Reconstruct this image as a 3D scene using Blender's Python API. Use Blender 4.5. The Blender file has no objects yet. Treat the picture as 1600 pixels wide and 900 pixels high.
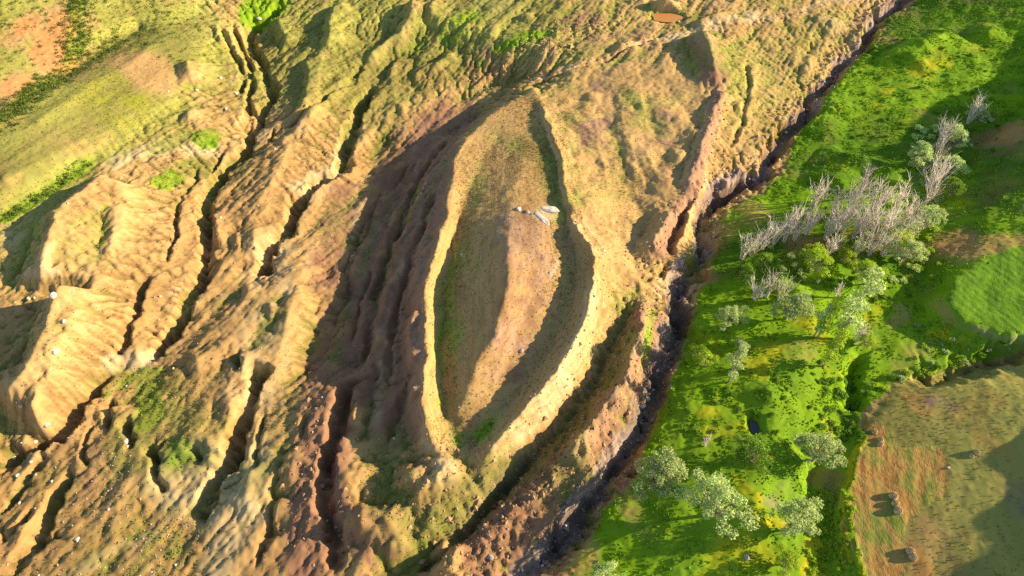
import bpy, math, random
import numpy as np
from mathutils import Vector, Matrix, Euler

random.seed(7)
RNG = np.random.default_rng(11)
R = math.radians
scene = bpy.context.scene
COL = scene.collection

# ------------------------------------------------------------------ camera
CAM_H, PITCH, FPX = 165.0, R(50.0), 1081.2
cam_data = bpy.data.cameras.new('camera')
cam_data.sensor_width = 36.0
cam_data.lens = 36.0 * FPX / 1600.0
cam_data.clip_start, cam_data.clip_end = 1.0, 20000.0
cam = bpy.data.objects.new('camera', cam_data)
COL.objects.link(cam)
cam.location = (0, 0, CAM_H)
cam.rotation_euler = (R(90.0) - PITCH, 0, 0)
scene.camera = cam

# ------------------------------------------------------------------ light
SUN_EL, SUN_AZ = R(20.0), R(5.0)          # azimuth measured from +X towards +Y
world = bpy.data.worlds.new('World')
scene.world = world
world.use_nodes = True
wn = world.node_tree
wn.nodes.clear()
sky = wn.nodes.new('ShaderNodeTexSky')
sky.sky_type = 'NISHITA'
sky.sun_disc = False
sky.sun_elevation = SUN_EL
sky.sun_rotation = R(90.0) - SUN_AZ
sky.altitude = 1900
sky.air_density, sky.dust_density, sky.ozone_density = 1.0, 1.2, 1.0
bg = wn.nodes.new('ShaderNodeBackground')
bg.inputs[1].default_value = 0.11
wo = wn.nodes.new('ShaderNodeOutputWorld')
wn.links.new(sky.outputs[0], bg.inputs[0])
wn.links.new(bg.outputs[0], wo.inputs[0])
sd = bpy.data.lights.new('sun', 'SUN')
sd.energy = 5.0
sd.angle = R(0.5)
sd.color = (1.0, 0.83, 0.60)
sun = bpy.data.objects.new('sun', sd)
COL.objects.link(sun)
sdir = Vector((math.cos(SUN_EL) * math.cos(SUN_AZ), math.cos(SUN_EL) * math.sin(SUN_AZ), math.sin(SUN_EL)))
sun.rotation_euler = sdir.to_track_quat('Z', 'Y').to_euler()
sun.location = sdir * 400
vs = scene.view_settings
vs.view_transform, vs.look, vs.gamma, vs.exposure = 'Standard', 'None', 1.0, 1.08
scene.cycles.max_bounces = 5
scene.cycles.transparent_max_bounces = 4
scene.render.film_transparent = False
scene.cycles.use_denoising = False
scene.cycles.use_adaptive_sampling = False

# ------------------------------------------------------------------ helpers: pixels to rays
SP, CP = math.sin(PITCH), math.cos(PITCH)
def ray(px, py):
    a, b = (px - 800.0) / FPX, (450.0 - py) / FPX
    return np.array([a, CP + b * SP, -SP + b * CP])
def at_z(px, py, z):
    d = ray(px, py)
    t = (z - CAM_H) / d[2]
    return d[0] * t, d[1] * t

# ------------------------------------------------------------------ noise
_perm = np.random.default_rng(3).integers(0, 65536, 65536)
_ang = np.random.default_rng(4).random(65536) * 2 * np.pi
_gx, _gy = np.cos(_ang).astype(np.float32), np.sin(_ang).astype(np.float32)
def gnoise(x, y, seed=0):
    xi = np.floor(x).astype(np.int64); yi = np.floor(y).astype(np.int64)
    fx = (x - xi).astype(np.float32); fy = (y - yi).astype(np.float32)
    u = fx * fx * fx * (fx * (fx * 6 - 15) + 10); v = fy * fy * fy * (fy * (fy * 6 - 15) + 10)
    def c(ix, iy, dx, dy):
        h = _perm[(_perm[(ix + seed * 131) & 65535] + iy * 7 + seed * 977) & 65535]
        return _gx[h] * dx + _gy[h] * dy
    a = c(xi, yi, fx, fy); b = c(xi + 1, yi, fx - 1, fy)
    d = c(xi, yi + 1, fx, fy - 1); e = c(xi + 1, yi + 1, fx - 1, fy - 1)
    return ((a + (b - a) * u) * (1 - v) + (d + (e - d) * u) * v) * 1.5
def fbm(x, y, scale, octv=4, seed=0, gain=0.5):
    s = np.zeros(np.shape(x), np.float32); a = 1.0; f = 1.0 / scale; t = 0.0
    for o in range(octv):
        s += a * gnoise(x * f, y * f, seed + o * 17); t += a; a *= gain; f *= 2.03
    return s / t
def ridged(x, y, scale, octv=4, seed=0, gain=0.5):
    s = np.zeros(np.shape(x), np.float32); a = 1.0; f = 1.0 / scale; t = 0.0
    for o in range(octv):
        s += a * (1 - np.abs(gnoise(x * f, y * f, seed + o * 17)) * 2); t += a; a *= gain; f *= 2.03
    return s / t
def billow(x, y, scale, octv=4, seed=0, gain=0.52):
    s = np.zeros(np.shape(x), np.float32); a = 1.0; f = 1.0 / scale; t = 0.0
    for o in range(octv):
        s += a * np.abs(gnoise(x * f, y * f, seed + o * 17)); t += a; a *= gain; f *= 2.03
    return s / t
def sstep(a, b, x):
    t = np.clip((x - a) / (b - a), 0, 1)
    return t * t * (3 - 2 * t)

# ------------------------------------------------------------------ fine grid of the valley
X0, X1, Y0, Y1, DS = -275.0, 275.0, 14.0, 366.0, 0.5
gx = np.arange(X0, X1 + 1e-6, DS); gy = np.arange(Y0, Y1 + 1e-6, DS)
NX, NY = len(gx), len(gy)
GX, GY = np.meshgrid(gx, gy)                      # [row y, col x]
WX = GX + 1.5 * fbm(GX, GY, 11, 3, 50) + 0.5 * fbm(GX, GY, 3, 2, 51)
WY = GY + 1.5 * fbm(GX, GY, 11, 3, 60) + 0.5 * fbm(GX, GY, 3, 2, 61)

# ------------------------------------------------------------------ the lie of the land: traced crest, floor and bank lines (pixel, pixel, metres)
LIES = [
 # the boat-shaped mound: left rim, right rim, floors, hump
 [(833,137,14.5),(800,160,13.6),(765,180,13.0),(735,212,12.3),(712,250,11.8),(704,285,11.2),(700,320,11.2),(690,370,11),(676,410,11),(668,440,11),(666,480,11),(665,560,11),(661,610,11),(662,655,10.4),(674,688,9.2),(688,704,7.6)],
 [(833,137,14.5),(848,170,14.5),(860,200,14.3),(872,240,14.2),(880,280,14.2),(885,310,14.2),(890,345,14.4),(905,360,14.8),(920,385,15),(931,420,15),(928,450,15),(915,490,14.6),(895,540,14.2),(870,580,13.6),(840,620,12.6),(800,665,11),(775,695,10),(762,712,9)],
 [(778,215,11.6),(748,260,10.6),(721,330,8.6),(699,400,6.6),(690,470,6.1),(688,560,6.0),(694,640,6.1),(715,690,6.2)],
 [(854,200,13.2),(862,230,13.0),(869,260,12.8),(877,310,12.6),(887,352,12.0),(895,385,11.4),(900,415,11.2),(895,450,10.8),(882,490,10.2),(862,535,9.5),(838,575,8.8),(808,620,8),(778,655,7.3),(745,690,6.4)],
 [(785,275,11.8),(793,310,12.8),(793,350,13.9),(796,400,16.2),(794,440,16.9),(786,480,15.8),(771,520,14.2),(751,560,12.2),(731,605,10.2),(716,645,8.2)],
 [(834,160,13.6),(826,200,12.7),(820,250,12.9),(806,290,13.2)],
 [(840,330,13.6),(845,400,14.0),(835,470,12.8),(812,530,11),(780,590,9.2)],
 [(688,704,7.6),(705,716,6.8),(722,722,6.4),(745,724,6.6),(762,712,9)],
 # left outer slope of the mound and the shaded hollow beside it
 [(690,205,4.2),(650,250,2),(615,330,0.8),(590,420,-0.2),(572,500,-1.2),(556,570,-2.0)],
 [(600,225,0.6),(560,300,-0.2),(525,400,-0.8),(500,480,-1.2),(480,580,-1.6)],
 [(640,480,4.8),(630,560,4.2),(625,640,3.8),(640,690,3.6)],
 # right outer foot of the mound, valley behind the shadow, ridge along the stream
 [(1000,440,8.2),(985,475,6.6),(962,530,5),(945,570,4.4),(915,620,3.4),(880,665,2.4),(845,700,1.4),(800,748,0.2),(755,795,-1.2),(690,850,-3),(620,895,-4.5)],
 [(1008,470,8.5),(1000,510,9.2),(986,560,9.6),(974,600,9.6),(955,630,9.4),(935,655,9),(912,682,8.2),(888,706,6.8),(872,724,5.8),(835,765,3.4),(790,815,1.6),(740,850,0.6),(690,890,-0.6)],
 [(880,180,13.4),(930,230,12.2),(985,300,9.2),(1005,370,7.8)],
 [(960,400,11.4),(955,440,9.6)],
 [(930,110,15.2),(1000,90,16.4),(1045,110,16),(1080,150,14.8),(1066,220,12.8),(1020,290,9.6)],
 [(1093,52,21),(1106,72,20),(1112,100,18.2),(1122,140,16.0),(1115,180,14.6),(1102,220,13.4),(1093,260,12.2),(1072,310,10.6),(1052,330,10.4),(1030,370,9.2),(1012,412,7.6)],
 [(1180,60,15),(1200,150,12),(1170,240,9.6),(1120,290,7)],
 # level of the ground along the main stream (the cut itself is carved below)
 [(1420,0,13.6),(1345,70,11.6),(1280,140,9.8),(1215,250,7.2),(1115,315,5.2),(1082,420,3.4),(1050,540,2.2),(1018,630,1),(975,715,-0.6),(895,815,-2.6),(820,900,-4.2)],
 # green meadow right of the stream
 [(1500,40,16.5),(1450,130,13.6),(1370,220,10.8),(1290,320,8.4),(1200,400,6.4),(1150,500,5.6),(1120,620,4.6),(1080,740,3.2),(1030,850,1.6)],
 [(1590,60,18),(1500,170,13.2),(1420,255,11),(1300,420,8),(1245,560,6.6),(1200,700,5.4),(1160,850,4.2)],
 [(1600,165,11.5),(1515,240,8.6),(1450,330,7),(1385,440,5.4),(1345,560,3.8),(1330,640,2.8),(1312,720,2),(1298,800,1),(1285,890,0)],
 # slope, terraces and fields at the right edge
 [(1600,188,15.4),(1560,212,13.2),(1525,245,10.6)],
 [(1600,260,17),(1560,330,13),(1500,360,9.6),(1440,390,7.4)],
 [(1600,395,13.4),(1540,405,12.4),(1492,440,11.4),(1484,475,11),(1520,508,11),(1600,522,11.4)],
 [(1452,395,6.6),(1440,440,5.8),(1434,490,5.2),(1446,530,5.2),(1500,548,6)],
 [(1600,548,6.4),(1520,570,5.8),(1450,588,5),(1380,604,4)],
 [(1590,600,10.4),(1500,600,8.4),(1420,625,6.4),(1362,655,5)],
 [(1350,690,5),(1322,760,4.6),(1322,810,4.4),(1345,890,4.2)],
 [(1450,690,7),(1450,780,6.8),(1440,880,6)],
 [(1600,680,11),(1590,780,10),(1590,890,9.6)],
 # upper left hillside
 [(0,0,31),(150,0,27),(300,0,21)],
 [(0,190,20.5),(60,140,18.8),(120,108,17.2),(165,82,17.2),(220,45,17.6)],
 [(60,190,20.4),(140,130,19.4),(200,100,18.6),(250,60,18.6)],
 [(0,280,18),(120,220,17),(200,170,16.4),(270,110,16.2)],
 [(0,345,12),(60,310,12),(140,256,12.4),(200,222,13)],
 [(300,60,17),(310,120,14),(280,180,13)],
 # left badlands
 [(0,400,12),(60,350,12.4),(130,300,12.4),(180,262,12.4)],
 [(200,290,12.5),(185,380,10.4),(140,460,9.2),(100,560,7.2),(55,660,4.4)],
 [(0,520,6.6),(60,480,6.8),(100,430,7)],
 [(240,310,9.4),(235,400,7),(180,520,4.4),(130,590,2.6)],
 [(405,40,10.4),(425,150,8),(400,220,6.2),(330,290,4.4),(318,400,2.8),(290,490,1.6),(250,555,0.6),(180,585,-0.6),(100,665,-2),(0,725,-3.4)],
 [(360,60,13),(345,140,11.4),(345,220,8.6)],
 [(640,90,7.4),(600,115,6.6),(560,170,5.2),(545,240,3.6),(460,330,2.2),(400,430,1)],
 [(510,60,13),(490,150,10.4),(440,250,7.6),(390,340,5)],
 [(420,470,3.6),(340,560,2.4),(290,640,0.6)],
 [(470,420,3),(440,540,2.4),(400,660,0.4),(350,800,-1.6)],
 [(0,640,2),(60,720,-2),(0,790,-2.4)],
 [(140,700,-0.8),(80,820,-3),(20,900,-4.4)],
 [(220,700,-0.2),(180,800,-2),(150,895,-4)],
 [(290,760,-2),(290,890,-4.2)],
 [(500,600,0.6),(480,700,0.4),(450,800,-0.8),(440,895,-2)],
 [(550,690,1.4),(545,760,1.2),(580,800,0.8)],
 [(680,740,4.4),(640,790,2.6),(585,830,1.6),(560,890,-0.6)],
 [(770,735,5),(720,775,3.2),(660,830,0.4),(600,880,-2.6)],
 # head of the valley
 [(600,0,17),(700,30,15.6),(800,60,15.2),(900,78,15.6),(1000,55,16.6),(1040,26,16.4),(1150,15,18.4),(1260,40,16.2),(1310,0,17.4)],
 [(560,60,11.6),(640,60,11),(720,80,9.6),(680,130,6.6),(640,170,4.6)],
 [(720,155,4.0),(775,134,5.2),(818,123,8.4),(870,115,13.2),(900,110,14.6)],
 [(742,180,4.4),(705,205,2.8)],
]
# beyond the frame: world x, y, z
LIES_W = [
 [(-275,366,44),(-120,366,30),(0,366,24),(120,366,26),(275,366,34)],
 [(-275,366,44),(-275,200,30),(-275,120,16),(-275,36,4)],
 [(-275,36,4),(-100,36,-4),(0,36,-5),(60,36,0),(130,36,8),(275,36,20)],
 [(275,36,22),(275,366,34)],
 [(-275,14,4),(-120,14,-5),(-20,14,-7),(40,14,-3),(110,14,6),(275,14,20)],
 [(246,240,28),(240,224,44),(238,204,49),(236,184,48),(237,170,42),(240,162,26),(240,140,20),(236,110,20)],
 [(160,36,29),(157,46,27),(156,54,29),(155,60,26.5),(155,66,27),(155,72,23.5),(155,79,24.5),(156,86,21.5),(160,94,21),(178,104,18)],
]
def raster(lines, cell):
    nx, ny = int(round((X1 - X0) / cell)) + 1, int(round((Y1 - Y0) / cell)) + 1
    S = np.zeros(nx * ny); N = np.zeros(nx * ny)
    for L in lines:
        P = np.array(L, float)
        for a, b in zip(P[:-1], P[1:]):
            n = max(2, int(np.hypot(*(b - a)[:2]) / 0.5))
            t = np.linspace(0, 1, n)[:, None]; q = a + (b - a) * t
            ix = np.round((q[:, 0] - X0) / cell).astype(int); iy = np.round((q[:, 1] - Y0) / cell).astype(int)
            ok = (ix >= 0) & (ix < nx) & (iy >= 0) & (iy < ny)
            k = (iy * nx + ix)[ok]
            np.add.at(S, k, q[ok, 2]); np.add.at(N, k, 1)
    m = N > 0
    v = np.zeros(nx * ny); v[m] = S[m] / N[m]
    return v.reshape(ny, nx), m.reshape(ny, nx)
def upsample(A, ny, nx):
    yy = np.linspace(0, A.shape[0] - 1, ny); xx = np.linspace(0, A.shape[1] - 1, nx)
    y0 = np.minimum(yy.astype(int), A.shape[0] - 2); x0 = np.minimum(xx.astype(int), A.shape[1] - 2)
    fy = (yy - y0)[:, None]; fx = (xx - x0)[None, :]
    r0, r1 = A[y0], A[y0 + 1]
    return (r0[:, x0] * (1 - fx) + r0[:, x0 + 1] * fx) * (1 - fy) + (r1[:, x0] * (1 - fx) + r1[:, x0 + 1] * fx) * fy
def blur(A, n=1):
    for _ in range(n):
        p = np.pad(A, 1, mode='edge')
        A = (p[:-2, 1:-1] + p[2:, 1:-1] + p[1:-1, :-2] + p[1:-1, 2:] + 4 * A) / 8
    return A
def blurbig(A, k):
    # box blur of k cells, twice
    for _ in range(2):
        for ax in (0, 1):
            p = np.pad(A, [(k + 1, k) if i == ax else (0, 0) for i in (0, 1)], mode='edge')
            c = np.cumsum(p, axis=ax, dtype=np.float64)
            A = (c[2 * k + 1:] - c[:-2 * k - 1]) / (2 * k + 1) if ax == 0 else (c[:, 2 * k + 1:] - c[:, :-2 * k - 1]) / (2 * k + 1)
    return A
world_lines = [[(*at_z(x, y, z), z) for x, y, z in L] for L in LIES] + LIES_W
Z = None
for cell, iters in ((16, 300), (8, 250), (4, 200), (2, 150), (1, 110)):
    v, m = raster(world_lines, cell)
    ny, nx = v.shape
    Z = np.full(v.shape, 8.0) if Z is None else upsample(Z, ny, nx)
    for _ in range(iters):
        Z[m] = v[m]
        p = np.pad(Z, 1, mode='edge')
        Z = (p[:-2, 1:-1] + p[2:, 1:-1] + p[1:-1, :-2] + p[1:-1, 2:]) * 0.25
    Z[m] = v[m]
Z = blur(Z, 1)
H = upsample(Z, NY, NX)
# sample H at warped positions so no traced line stays straight
def lookup(A, x, y):
    u = np.clip((np.asarray(x) - X0) / DS, 0, NX - 1.001); w = np.clip((np.asarray(y) - Y0) / DS, 0, NY - 1.001)
    i = u.astype(int); j = w.astype(int); fu = u - i; fw = w - j
    return (A[j, i] * (1 - fu) + A[j, i + 1] * fu) * (1 - fw) + (A[j + 1, i] * (1 - fu) + A[j + 1, i + 1] * fu) * fw
H = lookup(H, GX + (WX - GX) * 0.8, GY + (WY - GY) * 0.8)

TS = np.linspace(0, 1, 500)
def P(px, py, lift=0.0):
    """ground point seen at a pixel of the photograph (lift: a point that far above the ground)"""
    d = ray(px, py)
    t0, t1 = (60 - CAM_H) / d[2], (-16 - CAM_H) / d[2]
    t = t0 + (t1 - t0) * TS
    x, y, z = d[0] * t, d[1] * t, CAM_H + d[2] * t
    h = lookup(H, x, y) + lift
    k = np.argmax(z < h)
    if z[k] >= h[k]: k = len(t) - 1
    if k > 0:
        a, b = (z - h)[k - 1], (h - z)[k]
        s = a / (a + b + 1e-9)
        return x[k - 1] + (x[k] - x[k - 1]) * s, y[k - 1] + (y[k] - y[k - 1]) * s
    return x[k], y[k]
def Pl(pts):
    return np.array([P(*p[:2]) for p in pts])

def near(pts, pad):
    a, b = pts.min(0) - pad - 2, pts.max(0) + pad + 2
    i0, i1 = np.searchsorted(gx, [a[0], b[0]]); j0, j1 = np.searchsorted(gy, [a[1], b[1]])
    return slice(max(j0, 0), max(j1, j0 + 1)), slice(max(i0, 0), max(i1, i0 + 1))
def sdist(pts, x, y):
    """signed distance (+ on the image-right side of a line drawn downwards) and position along it"""
    best = np.full(x.shape, 1e9); sg = np.zeros(x.shape); tt = np.zeros(x.shape)
    seg = np.diff(pts, axis=0); ln = np.hypot(seg[:, 0], seg[:, 1]) + 1e-9; cum = np.concatenate([[0], np.cumsum(ln)])
    for k in range(len(seg)):
        ax, ay = x - pts[k, 0], y - pts[k, 1]
        t = np.clip((ax * seg[k, 0] + ay * seg[k, 1]) / ln[k] ** 2, 0, 1)
        dx, dy = ax - t * seg[k, 0], ay - t * seg[k, 1]
        d = np.hypot(dx, dy)
        cr = seg[k, 0] * dy - seg[k, 1] * dx
        u = d < best
        best = np.where(u, d, best); sg = np.where(u, np.where(cr >= 0, 1.0, -1.0), sg)
        tt = np.where(u, (cum[k] + t * ln[k]) / cum[-1], tt)
    return best * sg, tt, cum[-1]
def taper(t, total, end):
    e = min(0.45, end / total)
    return sstep(0, e, t) * sstep(0, e, 1 - t)
def ridge(px, wl, h, wr, end=6.0, jag=0.0):
    pts = Pl(px); sl = near(pts, max(wl, wr) + 3)
    d, t, tot = sdist(pts, WX[sl], WY[sl])
    f = np.where(d > 0, 1 - d / wr, 1 + d / wl)
    f = np.clip(f, 0, 1); f = np.where(d > 0, f * f * (1.6 - 0.6 * f), f ** 0.9)
    if jag: h = h * np.clip(1 + jag * fbm(GX[sl], GY[sl], 7, 4, 55) * 2, 0.1, 2.2)
    H[sl] += h * f * taper(t, tot, end)
CUT = np.zeros_like(H)
BR = np.random.default_rng(91)
def cut(pts, w, dep, end, wet, one_end=False):
    sl = near(pts, w * 1.6 + 3)
    d, t, tot = sdist(pts, WX[sl], WY[sl])
    wv = w * np.clip(1.0 + 1.3 * fbm(GX[sl], GY[sl], 8, 4, 77, 0.6), 0.35, 1.8)
    f = np.clip(1 - np.abs(d) / wv, 0, 1)
    f = f ** 0.75 * (1 - 0.25 * f)
    f = f / 0.75
    f *= sstep(0, min(0.9, end / tot), 1 - t) if one_end else taper(t, tot, end)
    H[sl] -= dep * f * np.clip(1.0 + 0.9 * fbm(GX[sl], GY[sl], 13, 2, 79), 0.4, 1.4)
    CUT[sl] = np.maximum(CUT[sl], wet * f)
def gully(px, w, dep, end=5.0, p=1.5, wet=1.0, branch=True):
    pts = Pl(px); cut(pts, w * 0.95, dep * 1.3, end, wet)
    if not branch: return
    seg = np.diff(pts, axis=0); ln = np.hypot(seg[:, 0], seg[:, 1])
    for k in range(len(seg)):
        for _ in range(BR.poisson(ln[k] / 7.0)):
            u = BR.random(); o = pts[k] + seg[k] * u; side = BR.choice((-1.0, 1.0))
            a = math.atan2(-seg[k, 1], -seg[k, 0]) + side * BR.uniform(0.5, 1.25); L = BR.uniform(3, 11) * min(1.3, 0.5 + w / 4)
            q = [o]
            for m in range(4):
                a += BR.normal() * 0.28; q.append(q[-1] + np.array([math.cos(a), math.sin(a)]) * L / 4)
            cut(np.array(q), BR.uniform(0.55, 1.0) * (0.6 + 0.2 * w), dep * BR.uniform(0.25, 0.55), L * 0.95, 0.2, True)
def bump(px, py, r, h, ecc=1.0, rot=0.0):
    cx, cy = P(px, py); pts = np.array([[cx, cy]]); sl = near(pts, r * max(ecc, 1) + 3)
    dx, dy = WX[sl] - cx, WY[sl] - cy
    c, s = math.cos(rot), math.sin(rot)
    q = np.hypot((dx * c + dy * s) / ecc, -dx * s + dy * c) / r
    H[sl] += h * np.clip(1 - q * q, 0, 1) ** 1.3

# broad roughness of the badlands; the mound, meadow and fields stay smoother
def polymask(px, soft=4.0, proj=True):
    pts = Pl(px) if proj else np.array(px, float)
    cl = np.vstack([pts, pts[:1]])
    sl = near(pts, soft + 3)
    x, y = WX[sl], WY[sl]
    d, _, _ = sdist(cl, x, y)
    ins = np.zeros(x.shape, bool)
    for a, b in zip(cl[:-1], cl[1:]):
        c = ((a[1] > y) != (b[1] > y)) & (x < (b[0] - a[0]) * (y - a[1]) / (b[1] - a[1] + 1e-12) + a[0])
        ins ^= c
    s = np.where(ins, np.abs(d), -np.abs(d))
    M = np.zeros_like(H); M[sl] = sstep(-soft, soft, s)
    return M
MEADOW = [(1560,-120),(1440,-10),(1385,25),(1350,80),(1318,115),(1285,160),(1240,215),(1222,262),(1190,300),(1130,322),(1112,400),(1085,470),(1065,540),(1045,590),(1030,640),(1012,680),(1000,735),(960,780),(920,830),(870,905),(760,1060),(700,1160),(1330,1160),(1345,1000),(1352,905),(1318,830),(1320,760),(1345,690),(1350,640),(1400,600),(1470,575),(1600,540),(1900,500),(1900,-120)]
BOAT = [(833,137),(800,160),(765,180),(735,212),(712,250),(704,285),(700,320),(690,370),(676,410),(668,440),(666,480),(665,560),(661,610),(662,655),(675,690),(696,706),(720,716),(745,726),(765,720),(800,700),(850,655),(895,600),(930,540),(950,480),(958,430),(940,385),(912,345),(900,310),(893,270),(882,230),(868,195),(850,160)]
HILL = [(-400,-120),(360,-120),(310,-10),(320,40),(300,110),(250,170),(190,225),(140,258),(60,312),(-10,350),(-400,560)]
HAY = [(1352,655),(1372,660),(1395,672),(1410,700),(1440,690),(1470,700),(1486,735),(1474,775),(1440,800),(1418,830),(1414,905),(1420,1020),(1358,1020),(1352,905),(1340,850),(1322,800),(1320,765),(1335,715),(1350,680)]
PASTURE = [(1352,655),(1385,610),(1440,594),(1510,574),(1610,552),(1800,500),(1900,700),(1800,1160),(1345,1160),(1352,905),(1340,850),(1322,800),(1320,765),(1335,715),(1350,680)]
CROP = [(1610,384),(1560,396),(1515,418),(1490,445),(1482,470),(1498,492),(1540,512),(1610,522),(1690,510),(1730,440),(1690,385)]
m_meadow = polymask(MEADOW, 1.5); m_boat = polymask(BOAT, 2.5); m_hill = polymask(HILL, 4); m_hay = polymask(HAY, 1.6); m_past = polymask(PASTURE, 2); m_crop = polymask(CROP, 2.4)
inside = sstep(0, 12, np.minimum(np.minimum(GX - X0, X1 - GX), np.minimum(GY - Y0, Y1 - GY)))
m_apron = np.maximum(polymask([(850,160),(890,130),(960,105),(1050,95),(1090,140),(1080,210),(1050,300),(1030,350),(1010,420),(975,470),(950,440),(930,385),(900,330),(880,240)], 6), 0)
bad = np.clip(1 - m_meadow - m_boat - m_hill - m_past - 0.85 * m_apron, 0, 1)
low = bad * 1.0 + m_hill * 0.35 + m_meadow * 0.35 + m_boat * 0.12 + m_past * 0.22
# grain of the slide: ridges run from upper right to lower left
ca, sa = math.cos(R(58)), math.sin(R(58))
U, V = GX * ca + GY * sa, -GX * sa + GY * ca
H += low * (0.7 * ridged(U * 0.24 + 9, V, 15, 4, 5) + 2.0 * billow(U * 0.17 + 2.5 * fbm(GX, GY, 30, 2, 6), V + 4.0 * fbm(GX, GY, 26, 2, 7), 16, 4, 8) + 0.8 * fbm(GX, GY, 30, 3, 9) + 0.12 * fbm(GX, GY, 7, 3, 13)) - low * 1.1
H += bad * sstep(-0.05, 0.4, fbm(GX, GY, 60, 2, 19)) * 0.35 * ridged(GX, GY, 9, 3, 23)

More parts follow.
